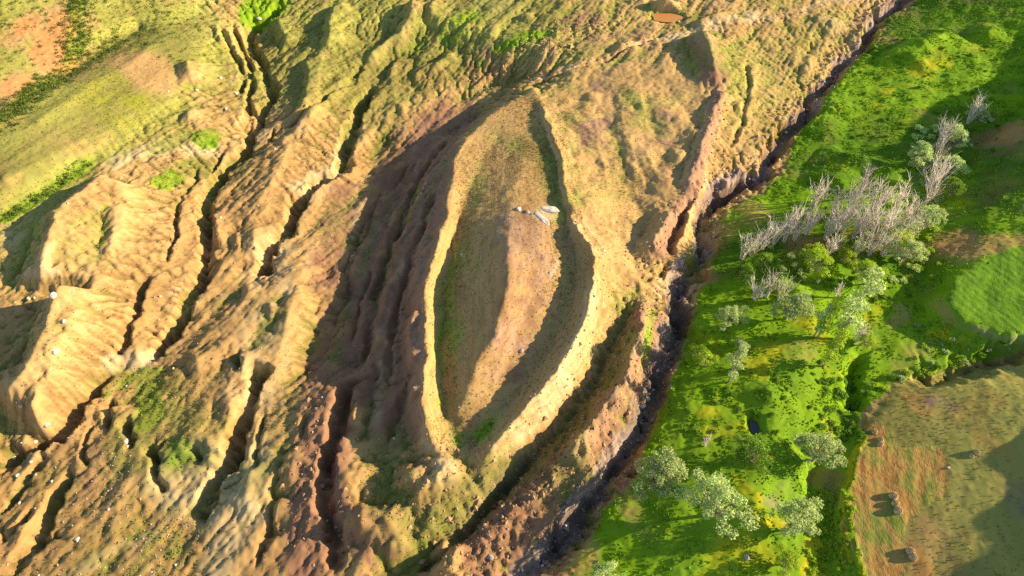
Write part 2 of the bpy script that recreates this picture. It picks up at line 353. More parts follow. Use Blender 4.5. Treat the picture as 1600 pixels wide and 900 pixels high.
# ridges: crest line, width of the steep left face, height, width of the right slope
for a in [
 ([(190,284),(150,315),(104,355),(94,385),(82,430),(66,462)], 9, 7.0, 22),
 ([(126,452),(110,480),(92,520),(78,560),(60,600),(36,640),(22,664)], 8, 7.0, 24),
 ([(34,556),(16,600),(-4,640)], 5, 3.4, 9),
 ([(120,480),(60,462),(30,470)], 3, 1.6, 5),
 ([(290,92),(297,112),(303,138)], 5, 3.2, 14),
 ([(310,167),(300,178),(284,198)], 3, 2.0, 9),
 ([(346,36),(352,60),(360,76)], 4, 2.4, 6),
 ([(184,312),(182,345),(172,405)], 4, 1.8, 10),
 ([(647,0),(643,35),(622,65),(592,85),(565,98)], 4, 3.2, 9),
 ([(678,0),(675,22),(670,46)], 3, 2.4, 9),
 ([(548,5),(525,22),(516,44),(520,80)], 4, 3.2, 12),
 ([(432,24),(440,48),(455,76)], 4, 2.4, 10),
 ([(478,90),(482,115),(482,140),(470,172),(452,190)], 2.6, 1.6, 10),
 ([(545,118),(525,140),(505,162)], 4, 2.0, 6),
 ([(640,86),(622,102),(606,126)], 2.4, 1.8, 4),
 ([(715,82),(690,100),(660,115),(640,135)], 5, 2.2, 8),
 ([(735,40),(715,60),(690,72)], 3, 1.6, 6),
 ([(510,165),(495,180),(480,200)], 4, 1.8, 8),
 ([(512,170),(485,192),(470,220)], 5, 1.6, 9),
 ([(835,20),(815,28),(806,36)], 3, 1.6, 6),
 ([(986,62),(975,75),(950,80)], 5, 2.0, 8),
 ([(1040,0),(1035,18)], 6, 5.0, 8),
 ([(1135,22),(1100,34),(1070,40)], 3, 1.6, 6),
 ([(1096,50),(1106,75),(1114,110),(1124,138)], 7, 2.6, 12),
 ([(1132,138),(1120,165),(1108,195),(1098,225),(1088,255),(1070,305)], 3.2, 2.0, 6),
 ([(1182,92),(1180,120),(1172,150),(1160,180)], 2.4, 0.8, 5),
 ([(1160,155),(1150,178)], 3, 1.6, 4),
 ([(1050,325),(1042,345),(1022,382),(1010,412)], 5, 3.2, 6),
 ([(1078,322),(1074,345),(1064,372),(1050,396)], 2.6, 2.6, 5),
 ([(925,140),(922,160)], 2.4, 1.0, 5), ([(1000,150),(1006,180)], 3, 1.0, 8),
 ([(966,195),(978,220),(986,248),(993,275),(990,302)], 3.4, 1.3, 10, 10), ([(1000,220),(1014,252),(1030,285),(1040,316)], 4, 1.1, 10, 10), ([(935,225),(945,260),(955,290)], 3, 0.9, 9, 8),
 ([(1052,230),(1060,250),(1052,262)], 4, 1.0, 8), ([(1090,200),(1080,220)], 3, 1.4, 6),
 ([(658,478),(647,500),(641,525),(644,555),(650,575)], 2.6, 3.6, 5.5, 4), ([(646,605),(650,622)], 2, 3.0, 4, 3),
 ([(551,600),(556,620),(549,640)], 2, 2.6, 3, 2), ([(572,625),(560,645),(550,668)], 2, 3.0, 3.5, 2),
 ([(1010,478),(1002,505),(990,545),(980,585),(962,615),(940,640)], 3, 2.0, 4),
 ([(930,655),(905,690),(875,722)], 4, 2.0, 9),
 ([(518,598),(508,650),(504,700),(498,760),(505,840)], 10, 2.2, 5),
 ([(470,690),(455,740),(445,780)], 6, 2.2, 8),
 ([(538,668),(532,710),(528,760),(535,800)], 3, 2.2, 10),
 ([(580,785),(572,810),(564,835),(552,856)], 9, 4.2, 7), ([(606,782),(604,805),(590,830)], 4, 1.6, 6),
 ([(648,718),(640,745),(630,770)], 5, 2.4, 5),
 ([(702,704),(698,725),(690,748),(664,770),(636,790)], 7, 3.2, 9),
 ([(640,820),(615,850),(590,876)], 6, 2.4, 6),
 ([(740,850),(700,878),(670,900)], 7, 3.0, 8),
 ([(375,545),(380,570),(382,590)], 3.4, 2.4, 8), ([(305,545),(312,570),(320,595)], 3.5, 1.8, 8),
 ([(355,600),(362,640),(350,680)], 4, 1.6, 8), ([(320,670),(332,715),(325,745)], 4, 2.4, 8),
 ([(470,450),(455,490),(440,530)], 4, 1.6, 8), ([(430,470),(422,500)], 3, 1.6, 7), ([(395,440),(385,480)], 3, 1.2, 8),
 ([(400,720),(390,770),(370,820)], 4, 1.6, 9), ([(440,770),(430,830)], 4, 1.2, 8),
 ([(200,530),(214,545),(222,570)], 4, 1.4, 6), ([(170,635),(168,660)], 3.5, 2.2, 5),
 ([(60,790),(40,820),(5,850)], 4, 1.8, 10), ([(330,330),(345,365),(350,395)], 3, 1.6, 6), ([(395,345),(400,380),(392,400)], 4, 2.2, 7),
 ([(370,355),(375,390)], 2.5, 1.4, 5),
 ([(600,160),(625,168),(640,180)], 3, 1.4, 6), ([(590,195),(570,215),(556,240)], 3, 1.2, 6),
 ([(1330,235),(1310,265),(1290,300)],10,3,16), ([(1490,50),(1440,82),(1405,105)],10,3,16), ([(1385,250),(1355,285)],8,2.5,12), ([(1250,440),(1235,470)],6,1.5,10), ([(1560,40),(1530,70)],8,2.5,12), ([(1205,590),(1190,640)],6,1.6,10),
 ([(1330,55),(1360,60)], 3, 1.2, 6), ([(1440,60),(1400,85),(1385,110)], 6, 1.6, 12),
 ([(1470,50),(1425,75)], 5, 1.4, 9), ([(1290,150),(1330,190)], 6, 1.0, 9),
]:
    ridge(*a)
RIML = [(833,137),(800,160),(765,180),(735,212),(712,250),(704,285),(700,320),(690,370),(676,410),(668,440),(666,480),(665,560),(661,610),(662,655),(675,690)]
RIMR = [(890,345),(905,360),(920,385),(931,420),(928,450),(915,490),(895,540),(870,580),(840,620),(800,665),(775,695),(764,710)]
ridge(RIML, 1.4, 0.25, 3.0, 6, 0.8); ridge(RIMR, 1.4, 1.0, 2.2, 6, 0.3)
ridge([(846,165),(860,200),(872,240),(882,285),(888,322)], 1.4, 1.0, 3.0, 4, 0.5)

# incised gullies: line, half width, depth
STREAM = [(1432,-12),(1400,12),(1376,24),(1360,44),(1354,62),(1340,76),(1324,95),(1308,106),(1300,124),(1283,139),(1266,150),(1273,170),(1256,187),(1232,200),(1227,218),(1212,235),(1198,250),(1194,272),(1180,286),(1150,292),(1122,305),(1112,322),(1098,345),(1100,370),(1099,395),(1082,415),(1060,434),(1062,456),(1056,484),(1058,505),(1044,545),(1036,566),(1028,590),(1016,630),(1000,672),(980,705),(960,730),(930,772),(904,800),(892,822),(852,862),(810,912),(760,975),(700,1060)]
_zz = np.random.default_rng(5); _st = []
for _a, _b in zip(STREAM[:-1], STREAM[1:]):
    _st += [_a, ((_a[0] + _b[0]) / 2 + _zz.normal() * 5.0, (_a[1] + _b[1]) / 2 + _zz.normal() * 3.0)]
STREAM2 = _st + [STREAM[-1]]
gully(STREAM2[:42], 3.4, 3.4)
gully(STREAM2[38:60], 3.8, 3.2)
gully(STREAM2[56:], 4.4, 2.9)
LEFT_STREAM = [(445,2),(425,20),(404,34),(388,50),(398,82),(414,112),(425,138),(420,158),(405,185),(392,210),(378,242),(350,270),(330,290),(322,312),(320,340),(323,372),(319,402),(314,432),(309,455),(294,472),(285,496),(270,518),(250,542),(236,566)]
gully(LEFT_STREAM, 3.0, 3.2)
for a in [
 ([(178,582),(150,600),(126,626),(110,652),(92,676),(60,696),(30,710),(-6,724)], 2.4, 3.0),
 ([(588,134),(562,160),(560,178),(551,196),(541,216),(536,242),(545,254)], 3.0, 4.0),
 ([(548,246),(530,264),(500,281),(472,302),(456,332),(450,352),(430,372),(416,396),(410,420),(398,432)], 3.2, 3.8),
 ([(345,36),(352,62),(366,86),(378,110),(378,132),(372,148)], 1.6, 1.6),
 ([(364,38),(374,64),(385,94),(391,116),(390,150),(388,176),(378,192),(366,204)], 1.7, 2.4),
 ([(310,256),(298,282),(286,300),(276,320),(273,345),(276,366),(264,390),(258,412)], 1.2, 1.5),
 ([(232,428),(218,450),(210,470),(200,500),(190,530),(178,562)], 1.7, 2.4),
 ([(415,560),(400,592),(386,622),(376,660),(362,700),(350,730),(331,760),(316,790),(304,826)], 3.2, 3.8),
 ([(110,732),(92,768),(76,800),(60,830),(44,852),(16,896)], 2.4, 3.2),
 ([(72,708),(52,735),(30,768),(14,792),(-4,812)], 1.7, 2.2),
 ([(54,788),(30,816),(0,846)], 1.8, 1.8),
 ([(140,662),(132,685),(126,710),(134,726),(142,732)], 0.9, 1.2),
 ([(548,588),(537,620),(529,660),(516,690),(508,730),(504,770),(508,802),(516,832),(519,862),(516,902)], 2.8, 3.2),
 ([(830,700),(790,765),(742,818),(702,853),(652,892)], 1.8, 1.8),
 ([(232,690),(244,714),(240,742),(258,772)], 1.3, 2.2, 3), ([(176,622),(164,646),(172,672)], 1.2, 2.0, 3), ([(192,652),(200,680),(206,702)], 1.4, 2.2, 3),
 ([(368,542),(374,586)], 2.0, 2.0), ([(580,420),(560,480),(545,540)], 1.2, 0.7), ([(640,330),(600,410),(575,480)], 1.2, 0.8), ([(655,300),(630,340),(612,390)],1.2,0.8),
 ([(1166,92),(1170,120),(1168,150),(1158,190),(1140,232)], 1.3, 0.6),
 ([(1082,308),(1066,340),(1052,372),(1045,398)], 1.8, 2.2), ([(1048,400),(1036,420),(1028,436)], 1.6, 2.0),
 ([(1606,544),(1560,552),(1520,572),(1470,590),(1436,602)], 4.0, 2.4), ([(1345,545),(1338,590),(1335,650)], 2.6, 2.0),
 ([(1285,700),(1270,760),(1262,830)], 2.4, 1.2),
 ([(1040,50),(985,72),(930,100),(870,118),(835,130),(800,140)], 1.0, 0.9),
 ([(445,700),(430,760),(415,830),(395,895)], 1.4, 1.0), ([(480,640),(470,690)], 1.2, 1.0), ([(300,690),(318,730)], 1.4, 1.4),
 ([(410,640),(400,690),(392,740)],1.2,1.0), ([(640,10),(620,40)],1.2,1.2), ([(615,20),(606,30)],1.2,1.2),
 ([(565,100),(545,125),(505,150),(470,180),(440,205)],1.4,1.2), ([(415,225),(430,200)],1.0,1.0),
 ([(350,230),(340,255),(325,275)],1.0,1.0), ([(500,812),(505,850)],1.2,1.2),
]:
    gully(*a)
for a in [([(700,215),(660,270),(625,340),(600,420),(580,500),(562,580)],1.8,1.1),([(685,290),(650,380),(625,460),(610,540),(600,620)],1.7,1.3),([(640,250),(590,320),(555,400),(535,480)],1.6,1.3),([(610,270),(570,340),(540,420),(520,520)],1.5,0.9),([(640,560),(625,640),(600,700)],1.6,1.2),([(590,560),(580,640),(560,700)],1.5,1.0)]:
    gully(*a, wet=0.2, branch=False)
for a in [([(690,250),(650,320),(620,400),(600,480),(585,560)],2,1.3,5),([(640,300),(600,380),(575,470),(555,560)],2,1.1,5),([(610,290),(570,370),(545,450)],2,1.1,5),([(660,400),(640,470)],2,1.0,4)]:
    ridge(*a)
for a in [(300,690,5,1.2),(190,652,4,1.5),(560,760,7,1.5),(905,700,5,1.2),(1290,200,8,1.6),(1340,60,6,1.4),(1255,100,7,1.4),(1300,40,8,2.0),(1140,40,10,1.6),(1340,250,6,1.0),(1200,640,5,0.8),(1080,640,5,0.7),(925,320,9,1.0)]:
    bump(*a)
# the pond lies flat
PONDC = P(1042, 26)
pd = np.hypot((GX - PONDC[0]) / 6.8, (GY - PONDC[1]) / 4.4)
pz = float(lookup(H, *PONDC))
H = H + (pz - 0.6 - H) * sstep(1.25, 0.85, pd)

POOLC = P(1180, 664)
qd = np.hypot((GX - POOLC[0]) / 1.5, (GY - POOLC[1]) / 2.4)
qz = float(lookup(H, *POOLC)) - 1.0
H = H + (qz - 0.5 - H) * sstep(1.7, 0.8, qd)
# ------------------------------------------------------------------ rain: rills follow the water that gathers down the slopes
def rills(A, seed):
    ny, nx = A.shape
    rg = np.random.default_rng(seed)
    B = A.copy(); best = np.zeros_like(A); to = np.arange(ny * nx).reshape(ny, nx)
    idx = to.copy()
    for dy in (-1, 0, 1):
        for dx in (-1, 0, 1):
            if dx == 0 and dy == 0: continue
            ys, yt = slice(max(0, -dy), ny - max(0, dy)), slice(max(0, dy), ny - max(0, -dy))
            xs, xt = slice(max(0, -dx), nx - max(0, dx)), slice(max(0, dx), nx - max(0, -dx))
            drop = (B[ys, xs] - B[yt, xt]) / (math.hypot(dx, dy))
            drop = drop * (0.55 + 0.9 * rg.random(drop.shape))
            u = drop > best[ys, xs]
            best[ys, xs] = np.where(u, drop, best[ys, xs]); to[ys, xs] = np.where(u, idx[yt, xt], to[ys, xs])
    order = np.argsort(-B.ravel(), kind='stable').tolist()
    t = to.ravel().tolist(); acc = [1.0] * (ny * nx)
    for i in order:
        j = t[i]
        if j != i: acc[j] += acc[i]
    return np.array(acc).reshape(ny, nx)
ero = np.clip(bad * 1.0 + m_apron * 0.15 + m_boat * 0.16 + m_hill * 0.25 + m_meadow * 0.15 + m_past * 0.15, 0, 1)
def carve(A, step, k, p, cap, nz, seed):
    B = A[::step, ::step]; gx_, gy_ = GX[::step, ::step], GY[::step, ::step]
    ga, gb = np.gradient(B, DS * step); sl_ = np.hypot(ga, gb)
    acc = rills(B + nz * fbm(gx_, gy_, 3.0 * step * DS, 3, 200 + seed), seed)
    c = np.minimum(cap, k * np.maximum(acc - 2, 0) ** p) * (0.25 + 0.75 * sstep(0.05, 0.4, sl_)) * ero[::step, ::step]
    return upsample(c, NY, NX) if step > 1 else c
RILL = blur(carve(H, 2, 0.34, 0.40, 2.2, 0.12, 1), 1)
H = H - RILL * 0.30
FINE = carve(H, 1, 0.075, 0.45, 0.6, 0.07, 2)
H = H - 0.5 * (FINE + blur(FINE, 1))
RILL = np.clip(RILL * 0.4 + FINE * 1.2, 0, 1)

# ------------------------------------------------------------------ fine relief
gyy, gxx = np.gradient(H, DS)
slope = np.hypot(gxx, gyy)
steep = sstep(0.35, 0.9, slope)
rel = H - blurbig(H, 8)                       # + on crests, - in hollows
ROCKY = np.zeros_like(H)
def strokemask(M, px, r, s=1.0, end=0.0):
    pts = Pl(px) if len(px) > 1 else np.array([P(*px[0])] * 2) + np.array([[0, 0], [0.01, 0.01]])
    sl = near(pts, r * 1.5 + 3)
    d, t, tot = sdist(pts, WX[sl], WY[sl])
    M[sl] = np.maximum(M[sl], s * sstep(r * 1.75, r * 0.25, np.abs(d)) * np.clip(1 + 0.55 * fbm(GX[sl], GY[sl], 6, 3, 88), 0.3, 1.25))
strokemask(ROCKY, [(1000,490),(985,560),(960,620),(925,670),(880,715),(800,800),(720,870)], 9, 1.3); strokemask(ROCKY, [(990,580),(950,650),(910,710)], 9, 1.4)
strokemask(ROCKY, STREAM, 7, 0.9)
strokemask(ROCKY, [(895,345),(925,385),(937,430),(922,490),(880,585),(812,668),(775,712)], 3.4, 0.5)
strokemask(ROCKY, [(1060,330),(1030,380),(1010,415)], 6, 0.7); strokemask(ROCKY, [(1125,150),(1095,260)], 4, 0.6)
strokemask(ROCKY, [(840,60),(900,45),(950,40)], 6, 0.9); strokemask(ROCKY, [(810,85),(870,72)], 4, 0.8); strokemask(ROCKY, [(760,130),(800,110),(830,120)], 5, 0.6)
strokemask(ROCKY, [(512,640),(500,760),(505,850)], 6, 0.5); strokemask(ROCKY, [(640,760),(700,735),(740,750)], 8, 0.5)
r1 = ridged(GX, GY, 2.6, 3, 31); r2 = fbm(GX, GY, 1.6, 3, 33)
b1 = billow(GX + 1.5 * r2, GY, 5.0, 4, 301, 0.6); b2 = billow(GX, GY, 17, 4, 305, 0.55)
H += bad * (1.1 * b1 - 0.4) + m_apron * (2.6 * b2 - 0.7) + m_hill * 0.35 * b1 + m_boat * 0.12 * b1
H += ROCKY * (0.75 * r1 + 0.35 * r2 - 0.3) + bad * steep * 0.28 * r1
H += (0.06 + 0.10 * bad) * r2 + (0.10 * bad + 0.05 * m_hill + 0.04 * m_boat) * fbm(GX, GY, 4, 2, 35)
# tussocks and rank growth in the meadow; furrows of the crop; mown rows of the hay field
grow = m_meadow * (1 - m_crop)
H += grow * (0.14 * np.clip(fbm(GX, GY, 2.2, 3, 41) + 0.1, 0, 1) + 0.55 * fbm(GX, GY, 12, 3, 43) + 0.05 * fbm(GX, GY, 1.1, 1, 44))

# ------------------------------------------------------------------ ground cover, as masks carried by the mesh
def zero(): return np.zeros_like(H)
LUSH, OLIVE, RED, PALE, ORANGE, WET, STRAW, GOLD = (zero() for _ in range(8))
OLIVE += 0.36 + 0.95 * fbm(GX, GY, 34, 4, 71) + sstep(0.05, -0.5, rel) * 0.40 - steep * 0.2 + RILL * 0.35
OLIVE += m_hill * 0.25
for px, r, s in [([(20,20),(120,10),(250,40)],30,.75),([(170,140),(120,160),(190,165)],22,.9),([(560,10),(500,110),(560,130),(430,120)],26,.8),([(440,20),(480,90)],20,.8),([(600,60),(640,130),(600,180)],16,.7),([(700,60),(760,20),(820,30)],24,.8),([(760,200),(730,300),(705,420),(700,560),(710,650)],7,.85),([(888,380),(893,430),(870,520),(790,650),(735,695)],4,.6),([(900,170),(980,280),(1000,350)],22,.55),([(640,830),(760,770),(850,700),(930,610),(970,530)],6,.8),([(600,640),(590,480),(620,350)],14,.35),([(240,640),(230,680),(260,690),(280,690)],16,.75),([(230,850),(180,880)],20,.6),([(420,700),(460,640)],16,.5),([(590,720),(610,770),(600,800)],10,.6),([(1260,30),(1230,120),(1180,200)],20,.5)]:
    strokemask(OLIVE, px, r, s)
strokemask(OLIVE, [(40,250),(120,230),(230,180)], 14, 0.3)
LUSH += m_meadow * (0.80 + 0.35 * fbm(GX, GY, 16, 3, 73))
for px, r, s in [([(0,185),(60,140),(112,112)],4,.6),([(112,112),(122,60),(120,10)],3.5,.6),([(112,112),(150,90),(185,60)],4,.3),([(0,345),(60,310),(138,258)],2.2,.8),([(420,5),(405,18)],9,.9),([(318,218),(330,214)],4,.9),([(265,276),(255,284)],4,.8),([(700,55),(740,25)],8,.45),([(780,75),(830,55),(870,50)],4,.55),([(765,95),(745,105)],4,.45),([(650,80),(690,60)],8,.4),([(640,290),(600,340),(590,400)],5,.35),([(700,420),(692,500),(691,570),(698,650),(722,690),(745,685)],5,.38),([(730,685),(755,675)],4,.5),([(232,590),(236,625),(228,650)],4.5,.95),([(278,690),(282,710)],3.5,.85),([(205,590),(172,610)],3.5,.6),([(700,830),(745,795),(790,750)],3.4,.7),([(640,870),(700,835)],3,.5),([(1020,490),(1010,560),(1002,600)],2.4,.7),([(255,860),(210,880)],7,.6),([(165,325),(160,380)],2,.4),([(590,730),(620,775)],4,.45),([(960,130),(1000,300)],3,.2),([(1060,20),(1030,30),(1020,22)],5,.4),([(965,40),(900,55)],7,.35),([(480,20),(470,60)],10,.25),([(545,225),(560,240)],3,.3)]:
    strokemask(LUSH, px, r, s)
# bare, red or purple soil
RED += sstep(0.1, 0.55, fbm(GX, GY, 40, 3, 81)) * 0.35 * bad
for px, r, s in [([(700,190),(640,270),(600,380),(570,500),(545,600)],16,.75),([(690,250),(660,380),(640,480),(640,640)],9,.9),([(515,600),(505,680),(500,780),(490,870)],9,.85),([(440,840),(470,780)],10,.5),([(540,300),(520,380),(505,440)],7,.7),([(1125,130),(1105,220),(1075,310),(1030,390)],3,.8),([(1098,60),(1120,110)],8,.8),([(1005,490),(990,540),(960,620),(890,700)],8,.85),([(1000,600),(940,690),(900,740),(850,800),(780,850)],11,.9),([(640,700),(600,650)],10,.6),([(930,130),(1000,170),(960,220)],16,.35),([(740,95),(790,55),(820,35)],4,.85),([(830,55),(880,40),(935,25)],6,.75),([(860,80),(920,70),(1000,55)],8,.5),([(560,820),(580,840)],7,.7),([(1240,195),(1260,175)],4,.8),([(140,700),(148,715),(130,760)],6,.6),([(280,310),(265,400)],8,.3),([(1330,60),(1360,40)],8,.6),([(675,460),(668,600)],3,.5),([(930,450),(900,540),(840,630),(775,700)],4,.55)]:
    strokemask(RED, px, r, s)
RED *= 1 - 0.85 * m_boat; strokemask(RED, [(812,345),(822,400),(818,470),(790,560)], 9, .6)
RED += 0.55 * m_apron * sstep(0.0, 0.45, fbm(GX, GY, 15, 3, 141)); OLIVE += 0.5 * m_apron * fbm(GX, GY, 13, 3, 142)
DRY = zero()
for px, r, s in [([(770,185),(716,255),(704,320),(692,380),(678,440),(674,560),(676,640)],2.2,.9),([(690,220),(650,300),(610,400),(570,560)],20,.7),([(650,300),(640,600)],10,.7),([(800,330),(820,420),(800,520),(770,600)],11,.85),([(905,360),(935,430),(900,540),(820,650)],6,.7),([(200,330),(130,540)],18,.5),([(510,620),(500,850)],8,.6),([(1110,140),(1090,260),(1030,380)],8,.6),([(100,30),(95,60),(82,70),(90,100)],8,1),([(55,35),(25,55)],6,.9),([(35,130),(20,145)],7,.8),([(215,100),(250,125)],8,.7)]:
    strokemask(DRY, px, r, s)
OLIVE -= 0.22 * m_apron + 0.1 * m_boat
OLIVE *= 1 - np.clip(DRY, 0, 1); 
DARK_VEG = zero(); strokemask(DARK_VEG, [(1560,250),(1600,340),(1530,330)], 16, .85)  # darker olive vegetation on the slope near the right edge
LUSH *= 1 - 0.15 * np.clip(DARK_VEG, 0, 1); OLIVE = np.maximum(OLIVE, DARK_VEG * 0.95)
for px, r, s in [([(690,250),(640,330),(610,420),(590,520)],2.2,.8),([(620,300),(580,390),(555,500)],1.8,.7),([(655,330),(625,440)],1.6,.6),([(560,320),(525,420)],2,.7),([(600,560),(590,650)],2,.6)]:
    strokemask(PALE, px, r, s)
for px, r, s in [([(655,290),(615,380),(590,470)],2.4,.55),([(700,240),(660,330)],2,.4),([(590,340),(560,430)],2,.5),([(545,470),(520,560)],3,.6)]:
    strokemask(LUSH, px, r, s)
for px, r, s in [([(100,35),(100,60)],5,1),([(82,62),(78,85),(95,100)],6,1),([(50,35),(30,50)],4,.7),([(35,130),(25,140)],5,.6),([(205,98),(225,105),(250,125)],6,.3),([(5,30),(0,60)],8,.4),([(150,50),(150,65)],5,.3)]:
    strokemask(ORANGE, px, r, s)
PALE += sstep(0.0, 0.5, fbm(GX, GY, 24, 4, 91)) * 0.30 * bad + sstep(0.1, 0.8, rel) * 0.35 * bad
for px, r, s in [([(200,320),(195,380),(160,470),(120,540),(80,640)],14,.22),([(150,470),(130,560)],8,.2),([(320,760),(335,775),(300,740)],11,.95),([(270,770),(255,740)],6,.9),([(240,840),(180,860),(120,895)],3,.7),([(400,720),(380,790),(340,880)],7,.8),([(430,400),(420,480),(400,620)],11,.6),([(560,210),(520,270),(470,290)],4,.8),([(935,440),(915,510),(880,590),(830,650),(780,700)],3.2,.62),([(905,350),(935,390)],3,.6),([(880,310),(850,170)],1.5,.5),([(240,560),(180,572)],3,.9),([(180,250),(250,230),(330,235)],5,.7),([(100,270),(20,370)],9,.5),([(840,335),(865,335)],3,.8),([(290,60),(320,20)],10,.45),([(600,20),(560,50)],10,.35),([(480,110),(500,140)],8,.3),([(760,10),(790,10)],7,.8),([(490,420),(480,380)],6,.5),([(1050,60),(1130,35),(1180,20)],4,.7)]:
    strokemask(PALE, px, r, s)
strokemask(WET, STREAM[:21], 2.0, 0.85); strokemask(WET, STREAM[19:], 3.4, 0.9); strokemask(WET, [(1020,600),(980,700),(900,800),(830,880)], 4.5, .6)
strokemask(WET, [(830,720),(760,800),(700,850)], 4, .5); strokemask(WET, [(1060,440),(1030,600)], 4, .7)
WET = np.maximum(WET, sstep(0.6, 1.0, CUT) * 0.42 * (1 - m_meadow))
STRAW += m_hay * (0.9 + 0.25 * fbm(GX, GY, 14, 3, 95))
strokemask(STRAW, [(1560,215),(1600,195)], 5, .8); strokemask(STRAW, [(1560,385),(1600,378)], 4, .8); strokemask(STRAW, [(1500,380),(1515,400)], 6, .5)
strokemask(STRAW, [(1470,470),(1490,500),(1560,525),(1600,525)], 2.0, .55); strokemask(STRAW, [(1440,545),(1410,575)], 4, .45); strokemask(STRAW,[(1412,490),(1404,505)],3,.45)
strokemask(STRAW, [(1240,550),(1260,545)], 4, .5); strokemask(STRAW, [(985,785),(1005,820)], 4, .5); strokemask(STRAW, [(905,870),(880,900)], 5, .6); strokemask(STRAW, [(1300,755),(1310,765)], 4, .9); strokemask(STRAW, [(1080,400),(1095,440)], 4, .6); strokemask(STRAW, [(1120,330),(1110,360),(1170,330)], 7, .5)
strokemask(STRAW, [(1230,760),(1200,785)], 3, .4); strokemask(STRAW, [(1430,625),(1480,640),(1520,640)], 5, .6)
strokemask(STRAW, [(1240,45),(1260,70)], 6, .5)
GOLD += grow * sstep(0.05, 0.5, fbm(GX, GY, 11, 3, 97)) * 0.8
for px, r, s in [([(1440,110),(1470,90)],6,.9),([(1380,210),(1440,180)],8,.7),([(1370,170),(1340,200)],4,.7),([(1300,250),(1310,260)],4,.9),([(1180,330),(1200,345)],6,.6),([(1270,510),(1280,520)],4,.9),([(1205,540),(1180,570)],6,.7),([(1100,660),(1140,650)],9,.5),([(1320,880),(1322,830),(1320,790),(1330,720),(1350,690)],0.9,1.0),([(1560,100),(1520,70)],10,.5),([(1270,860),(1270,895)],3,.9),([(560,30),(480,40)],16,.4),([(170,150),(190,160)],16,.6),([(1140,880),(1180,870)],7,.6)]:
    strokemask(GOLD, px, r, s)
LUSH *= (1 - 0.9 * STRAW * (1 - m_crop)); LUSH = np.maximum(LUSH, m_crop * 1.0)
STRAW *= (1 - m_crop); GOLD *= (1 - m_crop)
LUSH *= 1 - np.clip(WET, 0, 1) * 0.9
LUSH = np.where(m_meadow < 0.5, np.minimum(LUSH, 0.60 - 0.16 * m_hill + 0.2 * m_crop), LUSH)
OLIVE = OLIVE + m_past * 0.45
STRAW = np.maximum(STRAW, (m_past - m_hay).clip(0, 1) * 0.7 * sstep(-0.1, 0.5, fbm(GX * 0.9 + GY * 0.25, GY * 0.5, 9.0, 4, 131) + 0.4 * fbm(GX, GY, 22, 2, 132)))
EDGE = zero(); strokemask(EDGE, [(1346,895),(1338,850),(1322,800),(1319,765),(1334,715),(1350,680)], 0.8, 1.0)
H += EDGE * 0.35; LUSH = np.maximum(LUSH, EDGE * 0.9); GOLD = np.maximum(GOLD, EDGE * 0.9); STRAW *= 1 - EDGE
# lanes of the crop and mown swaths follow their fields
cd = GX * math.cos(R(28)) + GY * math.sin(R(28))
H += m_crop * 0.02 * np.sin(cd * 2 * np.pi / 2.2)
hd = GX * math.cos(R(-18)) + GY * math.sin(R(-18)) + 1.2 * fbm(GX, GY, 20, 2, 98)
swath = 0.5 + 0.5 * np.sin(hd * 2 * np.pi / 2.6)
H += m_hay * 0.07 * swath
STRAW -= m_hay * 0.20 * (1 - swath)
OLIVE = np.where(m_hay > 0.5, OLIVE + 0.2, OLIVE)
PURPLE = zero()
for px, r, s in [([(1590,770),(1600,800)],5,.55),([(1460,625),(1480,632)],3,.6),([(1410,285),(1430,280)],5,.5)]:
    strokemask(PURPLE, px, r, s)

# ------------------------------------------------------------------ one sheet out to the horizon
def outward(edge, step0, n, growth):
    s, out, p = step0, [], edge
    for _ in range(n):
        s *= growth; p += s; out.append(p)
    return np.array(out)
ox = outward(0, 0.6, 44, 1.18)
ax = np.concatenate([X0 - ox[::-1], gx, X1 + ox]); ay = np.concatenate([Y0 - ox[::-1], gy, Y1 + ox])
AX, AY = np.meshgrid(ax, ay)
K = len(ox)
def extend(A):
    return np.pad(A, K, mode='edge')
dout = np.hypot(np.maximum(np.abs(AX) - X1, 0), np.maximum(np.maximum(Y0 - AY, AY - Y1), 0))
HF = extend(blurbig(H, 30)); near_in = np.exp(-dout / 60.0)
fade = np.exp(-dout / 2.0)
HA = extend(H) * fade + HF * (1 - fade) + (1 - np.exp(-dout / 12.0)) * (1.6 * ridged(AX, AY, 26, 4, 111) + 1.0 * fbm(AX, AY, 9, 3, 112) - 0.8)
HA = HA * near_in + (1 - near_in) * (14 + 0.03 * np.minimum(dout, 2500)) + (1 - np.exp(-dout / 40.0)) * (10 * fbm(AX, AY, 160, 4, 101) + 0.02 * np.minimum(dout, 3000) * ridged(AX, AY, 700, 4, 103))
HA = HA - (1 - near_in) * 8 * sstep(0, 300, np.maximum(Y0 - AY, 0))
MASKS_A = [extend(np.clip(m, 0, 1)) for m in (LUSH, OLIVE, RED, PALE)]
MASKS_B = [extend(np.clip(m, 0, 1)) for m in (ORANGE, WET, STRAW, GOLD)]
MASKS_C = [extend(np.clip(m, 0, 1)) for m in (PURPLE, m_crop, ROCKY, RILL)]
far = 1 - np.exp(-dout / 3.0)
coverF = lambda sc_, sd_, a_, b_: sstep(a_, b_, fbm(AX, AY, sc_, 4, sd_))
for k_, (sc_, sd_, a_, b_, am_) in enumerate(((90, 151, 0.0, 0.5, 0.5), (60, 152, -0.4, 0.5, 0.9), (70, 153, 0.0, 0.6, 0.5), (50, 154, 0.0, 0.6, 0.6))):
    MASKS_A[k_] = MASKS_A[k_] * (1 - far) + far * am_ * coverF(sc_, sd_, a_, b_)
for k_ in range(4):
    MASKS_B[k_] = MASKS_B[k_] * (1 - far); MASKS_C[k_] = MASKS_C[k_] * (1 - far)
MASKS_A[1] = MASKS_A[1] * (1 - far) + far * np.clip(0.4 + fbm(AX, AY, 120, 3, 105), 0, 1)
